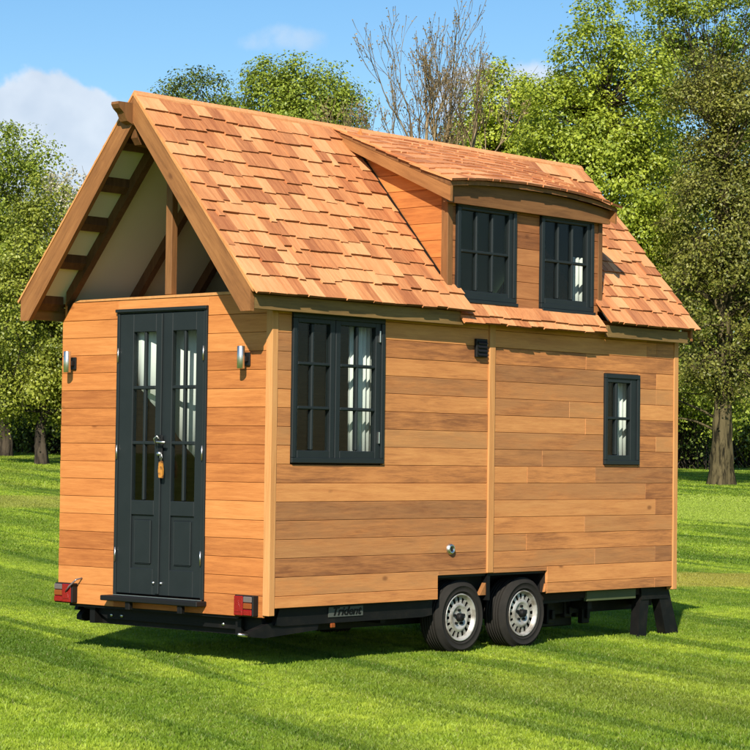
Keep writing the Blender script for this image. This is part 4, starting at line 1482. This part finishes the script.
    Lk.new(sz.outputs[0], iop.inputs['Scale'])
    Lk.new(iop.outputs[0], go.inputs[0])
    md = o.modifiers.new('scatter', 'NODES'); md.node_group = ng


build_grass()


# ------------------------------------------------------------------ trees
class Wood:
    """branch tubes gathered as numpy blocks"""
    def __init__(self):
        self.V, self.F, self.n = [], [], 0

    def tube(self, pts, rad, k=5):
        pts = np.asarray(pts, float); rad = np.asarray(rad, float)
        m_ = len(pts)
        d = np.gradient(pts, axis=0); d /= np.linalg.norm(d, axis=1)[:, None]+1e-9
        ref = np.array([0.31, 0.17, 0.93]) if abs(d[0][2]) < 0.8 else np.array([1.0, 0.2, 0.1])
        a = np.cross(d, ref); a /= np.linalg.norm(a, axis=1)[:, None]+1e-9
        b = np.cross(d, a)
        an = np.arange(k)*2*np.pi/k
        ring = pts[:, None]+rad[:, None, None]*(a[:, None]*np.cos(an)[None, :, None]+b[:, None]*np.sin(an)[None, :, None])
        i, j = np.meshgrid(np.arange(m_-1), np.arange(k), indexing='ij')
        f = np.stack([i*k+j, i*k+(j+1) % k, (i+1)*k+(j+1) % k, (i+1)*k+j], -1).reshape(-1, 4)+self.n
        self.V.append(ring.reshape(-1, 3)); self.F.append(f); self.n += m_*k

    def trunk(self, pts, rad, rng, k=26, ridge=0.10):
        """main stem: many sides with running bark ridges and root flare"""
        pts = np.asarray(pts, float); rad = np.asarray(rad, float)
        m0 = len(pts); m_ = m0*5
        tt = np.linspace(0, m0-1, m_)
        P = np.stack([np.interp(tt, np.arange(m0), pts[:, a]) for a in range(3)], 1)
        Rr = np.interp(tt, np.arange(m0), rad)
        an = np.arange(k)*2*np.pi/k
        ph = rng.uniform(0, 6.28, 3)
        mod = 1+ridge*(np.sin(5*an[None]+ph[0]+0.6*np.sin(tt*1.1)[:, None])*0.7+np.sin(11*an[None]+ph[1]+np.sin(tt*2.1+ph[2])[:, None])*0.6)+rng.normal(0, ridge*0.45, (m_, k))
        flare = np.exp(-tt*2.2)[:, None]*0.45*np.maximum(0, np.sin(4*an[None]+ph[2]))
        rr = Rr[:, None]*(mod+flare)
        ring = np.stack([P[:, 0:1]+rr*np.cos(an), P[:, 1:2]+rr*np.sin(an), np.repeat(P[:, 2:3], k, 1)], -1)
        i, j = np.meshgrid(np.arange(m_-1), np.arange(k), indexing='ij')
        f = np.stack([i*k+j, i*k+(j+1) % k, (i+1)*k+(j+1) % k, (i+1)*k+j], -1).reshape(-1, 4)+self.n
        self.V.append(ring.reshape(-1, 3)); self.F.append(f); self.n += m_*k

    def build(self, name, mat, parent):
        return link(name, quick_mesh(name, np.concatenate(self.V), np.concatenate(self.F), [mat], smooth=True), parent)


def curve(p, q, n, bow, rng):
    p, q = np.asarray(p, float), np.asarray(q, float)
    t = np.linspace(0, 1, n)[:, None]
    L_ = np.linalg.norm(q-p)
    off = rng.normal(0, 1, 3)*bow*L_
    off[2] += bow*L_*0.6
    w_ = np.sin(t*np.pi)
    j = rng.normal(0, 0.018*L_, (n, 3)); j[0] = 0; j[-1] = 0
    return p+(q-p)*t+off*w_+j


def leaves(C, size, rng, droop=0.0, out=None):
    """leaf faces at centres C: bent rhombs of two triangles each with a real fold"""
    n = len(C)
    d = rng.normal(0, 1, (n, 3)); d[:, 2] -= droop; d /= np.linalg.norm(d, axis=1)[:, None]
    e = rng.normal(0, 1, (n, 3)); e -= d*(e*d).sum(1)[:, None]; e /= np.linalg.norm(e, axis=1)[:, None]
    nn = np.cross(d, e)
    if out is not None:                                  # leaves turn their faces out of their clump
        nn = rng.normal(0, 0.55, (n, 3))+out; nn /= np.linalg.norm(nn, axis=1)[:, None]+1e-9
        d -= nn*(d*nn).sum(1)[:, None]; d /= np.linalg.norm(d, axis=1)[:, None]+1e-9
        e = np.cross(nn, d)
    s = size*rng.uniform(0.6, 1.35, n)[:, None]
    V = np.stack([C-d*s*0.5, C+e*s*0.34+nn*s*0.10, C+d*s*0.55, C-e*s*0.34+nn*s*0.10], 1).reshape(-1, 3)
    b = (np.arange(n)*4)[:, None]
    F = np.concatenate([b+np.array([[0, 1, 2]]), b+np.array([[0, 2, 3]])])
    return V, F


def leafy_tree(name, label, cat, base, trunk, lobes, clusters, per, size, mat, bark, seed, spread=0.42, twigs=True, group=None, lean=(0, 0), forks=7, trunk_r=None, extra=None):
    """trunk with limbs reaching into the crown's lobes; leaf clumps at the limb ends.
    lobes: (right, up, depth, r_right, r_up, r_depth) in metres from the base, right = across the view"""
    rng = np.random.default_rng(seed)
    bx, by, bz = base
    root = empty(name, base)
    tag(root, label, cat, group)
    ax = np.array([math.sin(YAW), -math.cos(YAW), 0]); dp = np.array([math.cos(YAW), math.sin(YAW), 0]); up = np.array([0, 0, 1.0])
    lb = np.array(lobes, float)
    top = max(l[1] for l in lobes)
    r0 = trunk_r or 0.022*(top+3)
    wd = Wood()
    n = 9
    tz = np.linspace(0, trunk, n)
    tp = np.stack([lean[0]*tz/trunk*ax[0]+lean[1]*tz/trunk*dp[0]+rng.normal(0, 0.05, n), lean[0]*tz/trunk*ax[1]+lean[1]*tz/trunk*dp[1]+rng.normal(0, 0.05, n), tz], 1)
    tp[0, :2] = 0; tp[0, 2] = -0.25
    rad = r0*(1-0.62*(tz/trunk))
    rad[0] = r0*1.22; rad[1] = max(rad[1], r0*1.0)
    wd.trunk(tp, rad, rng)
    vol = lb[:, 3]*lb[:, 4]*lb[:, 5]
    which = rng.choice(len(lb), clusters, p=vol/vol.sum())
    v = rng.normal(0, 1, (clusters, 3)); v /= np.linalg.norm(v, axis=1)[:, None]
    rr = rng.uniform(0.25, 1.0, clusters)**0.45
    c = lb[which, :3]+v*rr[:, None]*lb[which, 3:6]
    cen = c[:, 0:1]*ax+c[:, 1:2]*up+c[:, 2:3]*dp
    # main limbs
    limbs = []
    for k in range(forks):
        tgt = cen[rng.integers(clusters)]*0.8
        h = rng.uniform(0.45, 1.0)
        st_ = tp[int(h*(n-1))]
        tgt = np.array([tgt[0], tgt[1], max(tgt[2], st_[2]+0.8)])
        cv = curve(st_, tgt, 8, 0.10, rng)
        wd.tube(cv, np.linspace(r0*0.42, r0*0.10, 8), 6)
        limbs.append(cv)
    nodes = np.concatenate([tp[4:]]+limbs)
    for k in range(clusters):
        d = np.linalg.norm(nodes-cen[k], axis=1)+np.maximum(0, nodes[:, 2]-cen[k, 2])*1.2
        st_ = nodes[np.argmin(d)]
        cv = curve(st_, cen[k], 5, 0.10, rng)
        wd.tube(cv, np.linspace(r0*0.085+0.008, 0.008, 5), 3)
        if twigs and k % 2 == 0:
            for q in range(3):
                e = cen[k]+rng.normal(0, spread*0.9, 3)
                wd.tube(curve(cen[k], e, 3, 0.1, rng), [0.011, 0.008, 0.004], 3)
    if extra:
        extra(wd, tp, cen, rng, r0)
    wd.build('trunk', bark, root)
    cnt = rng.poisson(per*1.5, clusters)
    idx = np.repeat(np.arange(clusters), cnt)
    spr = spread*rng.uniform(0.6, 1.3, clusters)
    C = cen[idx]+np.clip(rng.normal(0, 1, (len(idx), 3)), -1.7, 1.7)*spr[idx][:, None]*np.array([1, 1, 0.75])
    keep = C[:, 2] > 0.05
    o_ = C-cen[idx]; o_ /= np.linalg.norm(o_, axis=1)[:, None]+1e-9
    core = (cen*np.array([1, 1, 0])+np.array([0, 0, 0.35*top]))*0.0
    far_ = cen[idx]-cen.mean(0); far_ /= np.linalg.norm(far_, axis=1)[:, None]+1e-9
    V, F = leaves(C[keep], size*0.80, rng, 0.25, (o_*0.8+far_*0.5+np.array([0, 0, 0.35]))[keep])
    link('crown', quick_mesh('crown', V, F, [mat]), root)
    return root


def shrub(name, label, base, rx_, rz, n, size, mat, seed, group=None):
    """bush with its own stems and leaves"""
    rng = np.random.default_rng(seed)
    root = empty(name, base)
    tag(root, label, 'bush', group)
    wd = Wood()
    cl = max(24, n//60)
    v = rng.normal(0, 1, (cl, 3)); v /= np.linalg.norm(v, axis=1)[:, None]
    cen = v*(rng.uniform(0.2, 1, cl)**0.5)[:, None]*np.array([rx_, rx_, rz*0.55])+np.array([0, 0, rz*0.5])
    cen[:, 2] = np.maximum(cen[:, 2], 0.15)
    for k in range(cl):
        wd.tube(curve((rng.normal(0, rx_*0.3), rng.normal(0, rx_*0.3), -0.1), cen[k], 5, 0.08, rng), np.linspace(0.035, 0.008, 5), 3)
    wd.build('stem', 'bark_dark', root)
    idx = rng.integers(0, cl, n)
    C = cen[idx]+rng.normal(0, rx_*0.16+0.1, (n, 3))
    C[:, 2] = np.maximum(C[:, 2], 0.03)
    o_ = C-cen[idx]; o_ /= np.linalg.norm(o_, axis=1)[:, None]+1e-9
    V, F = leaves(C, size, rng, 0.0, o_+np.array([0, 0, 0.4]))
    link('crown', quick_mesh('crown', V, F, [mat]), root)
    return root


def bare_tree(name, label, base, height, seed, spread=0.34, r0=0.34, levels=5, fork_h=0.2, stems=4, limb=2.5, group=None):
    rng = np.random.default_rng(seed)
    root = empty(name, base)
    tag(root, label, 'tree', group)
    wd = Wood()
    tips = []

    def grow(p, d, ln, r, lev):
        n = 6
        pts = [p]
        dd = d.copy()
        for i in range(n-1):
            dd = dd+rng.normal(0, 0.09 if lev else 0.015, 3)+np.array([0, 0, 0.06 if lev else 0.0])
            dd /= np.linalg.norm(dd)
            pts.append(pts[-1]+dd*ln/(n-1))
        pts = np.array(pts)
        r1 = r*0.66
        wd.tube(pts, np.linspace(r, max(r1, 0.011), n), 8 if lev == 0 else (5 if lev < 3 else 3))
        if lev >= levels:
            tips.extend(pts[2:])
            return
        k = stems if lev == 0 else 3
        for q in range(k):
            t_ = 1.0 if q == 0 else rng.uniform(0.35, 1.0)
            i = min(n-1, int(t_*(n-1)+0.5))
            side = rng.normal(0, 1, 3); side -= dd*side.dot(dd); side /= np.linalg.norm(side)
            sp = spread*rng.uniform(0.55, 1.5)*(0.55 if q == 0 and lev else 1.0)
            nd = dd*math.cos(sp)+side*math.sin(sp)
            nd[2] += 0.13
            nd /= np.linalg.norm(nd)
            grow(pts[i], nd, ln*rng.uniform(0.58, 0.86) if lev else limb*rng.uniform(0.85, 1.15), r1*rng.uniform(0.6, 0.9), lev+1)

    grow(np.array([0, 0, -0.3]), np.array([0.0, 0.0, 1.0]), height*fork_h, r0, 0)
    wd.build('trunk', 'bark_grey', root)
    tips = np.array(tips)
    sel = tips[rng.random(len(tips)) < 0.75]
    C = sel+rng.normal(0, 0.05, sel.shape)
    V, F = leaves(C, 0.07, rng)
    link('crown', quick_mesh('crown', V, F, ['bud']), root)
    return root


PM = FPX                                                       # pixels of the 750 px frame per radian


def lobes_px(px0, s, items, bz):
    """crown lobes given by picture extents (x, y, rx, ry) at distance s -> metres from the tree's base"""
    out = []
    hz = 375+FPX*math.tan(PIT)
    for (x, y, rx_, ry_) in items:
        hy = hz+ROL*(x-375)
        out.append(((x-px0)/PM*s, (hy-y)/PM*s+CAM[2]-bz, 0.0, rx_/PM*s, ry_/PM*s, 0.75*(rx_+ry_)/2/PM*s+0.3))
    return out


# left: a broad broadleaf, a paler willowy one before it, scrub below
b0 = spot(5, 92); leafy_tree('broadleaf_tree', 'rounded mid green tree at the far left edge of the lawn', 'tree', b0, 5.0,
    lobes_px(5, 92, [(8, 185, 46, 68), (-45, 200, 60, 85), (10, 310, 62, 100), (-50, 350, 60, 90)], b0[2]), 380, 130, 0.155, 'leaf_mid', 'bark_dark', 21, 0.36)
b1 = spot(44, 82); leafy_tree('willowy_tree', 'olive tinged tree with a dark forked trunk beside the left wall of the house', 'tree', b1, 3.6,
    lobes_px(44, 82, [(40, 250, 46, 75), (15, 340, 52, 80), (70, 320, 40, 90), (110, 330, 40, 90), (30, 400, 60, 34), (90, 400, 50, 40)], b1[2]), 440, 110, 0.14, 'leaf_olive', 'bark_dark', 22, 0.33, trunk_r=0.22)
b2 = spot(66, 88); leafy_tree('blossom_tree', 'thin pale flowering tree rising beside the olive tinged tree', 'tree', b2, 6.0,
    lobes_px(66, 88, [(64, 180, 20, 30), (52, 210, 26, 40), (82, 215, 24, 40)], b2[2]), 60, 34, 0.14, 'leaf_pale', 'bark_grey', 23, 0.22, trunk_r=0.12)
# behind the ridge
b3 = spot(190, 105); leafy_tree('round_tree', 'small dark round tree top beside the front of the ridge', 'tree', b3, 9.5,
    lobes_px(190, 105, [(190, 100, 36, 34), (182, 150, 40, 60), (215, 130, 30, 40)], b3[2]), 150, 110, 0.16, 'leaf_dark', 'bark_dark', 24, 0.36, trunk_r=0.25)
b4 = spot(300, 100); leafy_tree('bushy_tree', 'full light green tree behind the middle of the front roof', 'tree', b4, 9.0,
    lobes_px(300, 100, [(262, 98, 30, 40), (300, 95, 42, 36), (335, 118, 34, 34), (300, 160, 70, 60)], b4[2]), 290, 115, 0.16, 'leaf_mid', 'bark', 25, 0.36)
b5 = spot(411, 74); bare_tree('bare_tree', 'tall leafless tree with a fan of bare twigs above the dormer ridge', b5, 15.0, 33, spread=0.43, r0=0.32, levels=6, fork_h=0.53, stems=7, limb=2.3)
b5b = spot(352, 84); bare_tree('bare_tree', 'thin leafless sapling crown just left of the tall bare tree', b5b, 13.0, 35, spread=0.28, r0=0.15, levels=5, fork_h=0.62, stems=4, limb=1.75)
# right of the dormer
b6 = spot(500, 84); leafy_tree('spring_tree', 'lower fresh green tree between the bare tree and the tallest green tree', 'tree', b6, 8.0,
    lobes_px(500, 84, [(500, 110, 40, 48), (475, 140, 26, 32), (530, 140, 40, 50), (500, 200, 70, 60)], b6[2]), 270, 110, 0.15, 'leaf_spring', 'bark', 26, 0.32)
b7 = spot(605, 78); leafy_tree('spring_tree', 'tallest bright yellow green tree rising behind the rear gable', 'tree', b7, 8.0,
    lobes_px(605, 78, [(592, 62, 42, 60), (560, 120, 50, 55), (625, 110, 56, 70), (600, 200, 90, 80), (640, 260, 60, 90)], b7[2]), 540, 110, 0.15, 'leaf_spring', 'bark_dark', 27, 0.32, forks=10)
b8 = spot(655, 98); leafy_tree('broadleaf_tree', 'dark limbed tree filling the top right corner behind the others', 'tree', b8, 11.5,
    lobes_px(655, 98, [(690, 20, 60, 50), (745, 30, 50, 70), (660, 30, 40, 45), (700, 130, 80, 80), (720, 250, 80, 90), (690, 350, 90, 90)], b8[2]), 520, 120, 0.17, 'leaf_mid', 'bark_dark', 28, 0.38, forks=12, trunk_r=0.30)


def ivy_twigs(wd, tp, cen, rng, r0):
    for k in range(620):
        c = cen[rng.integers(len(cen))]
        d = rng.normal(0, 1, 3); d /= np.linalg.norm(d)
        L_ = rng.uniform(0.5, 1.5)
        wd.tube(curve(c-d*L_*0.3, c+d*L_*0.7, 4, 0.18, rng), [0.016, 0.013, 0.009, 0.004], 3)
    for k in range(24):                                   # bare low limbs off the trunk
        h = rng.uniform(1.5, 6.0)
        st_ = np.array([0, 0, h])
        a = rng.uniform(0, 2*np.pi)
        e = st_+np.array([math.cos(a), math.sin(a), rng.uniform(-0.25, 0.45)])*rng.uniform(1.0, 2.6)
        cv = curve(st_, e, 7, 0.15, rng)
        wd.tube(cv, np.linspace(0.055, 0.010, 7), 5)


b9 = spot(722, 75); leafy_tree('ivy_tree', 'brownish twiggy tree with a thick ridged trunk on the right lawn', 'tree', b9, 11.0,
    lobes_px(722, 75, [(705, 110, 42, 60), (745, 120, 50, 70), (715, 220, 56, 80), (760, 260, 50, 90), (690, 300, 34, 60), (730, 350, 60, 50)], b9[2]), 420, 80, 0.125, 'leaf_ivy', 'bark', 29, 0.36, forks=12, trunk_r=0.31, extra=ivy_twigs)

# shrubs under the trees and the hedge line beyond
k = 0
for px, s, rx_, rz, mt_, lab in (
        (-20, 100, 3.0, 3.6, 'leaf_mid', 'leafy green bush at the far left edge of the picture'),
        (20, 104, 3.0, 4.2, 'leaf_dark', 'dark bush behind the forked trunk at left'),
        (62, 98, 2.6, 3.4, 'leaf_dark', 'dark bush against the left wall of the house'),
        (100, 104, 3.2, 4.0, 'leaf_mid', 'bush hidden mostly behind the front doors'),
        (672, 100, 2.8, 5.2, 'leaf_dark', 'dark tall bush just right of the rear corner post'),
        (700, 112, 2.8, 3.0, 'leaf_olive', 'olive hedge bush between the rear corner and the thick trunk'),
        (742, 110, 2.8, 3.4, 'leaf_olive', 'olive hedge bush right of the thick trunk'),
        (775, 112, 3.0, 4.8, 'leaf_dark', 'dark bush at the far right edge of the picture'),
        (640, 106, 3.2, 4.6, 'leaf_dark', 'dark bush hidden mostly behind the rear of the house'),
        (700, 108, 3.0, 6.8, 'leaf_dark', 'tall dark shrub behind the hedge near the thick trunk')):
    b_ = spot(px, s)
    shrub('bush', lab, b_, rx_, rz, 11000, 0.135, mt_, 60+k, 'bushes below the trees')
    k += 1


def far_wood():
    """the distant tree belt that closes the view between and beyond the trees: one mass nobody could count"""
    rng = np.random.default_rng(91)
    V, F, nv = [], [], 0
    for px in np.arange(-420, 1180, 26):
        s = rng.uniform(128, 150)
        b = np.array(spot(px, s))
        h = rng.uniform(4.5, 8.0); r = rng.uniform(2.2, 3.4)
        n = 1500
        v = rng.normal(0, 1, (n, 3)); v /= np.linalg.norm(v, axis=1)[:, None]
        C = v*(rng.uniform(0.3, 1, n)**0.4)[:, None]*np.array([r, r, h*0.5])+np.array([0, 0, h*0.48])
        C += rng.normal(0, 0.25, C.shape)
        C[:, 2] = np.maximum(C[:, 2], 0.0)
        v_, f_ = leaves(C+b, 0.42, rng)
        V.append(v_); F.append(f_+nv); nv += len(v_)
    o = link('far_woodland', quick_mesh('far_woodland', np.concatenate(V), np.concatenate(F), ['leaf_dark']))
    tag(o, 'distant belt of dark trees closing the view behind the park', 'woodland', kind='stuff')


far_wood()
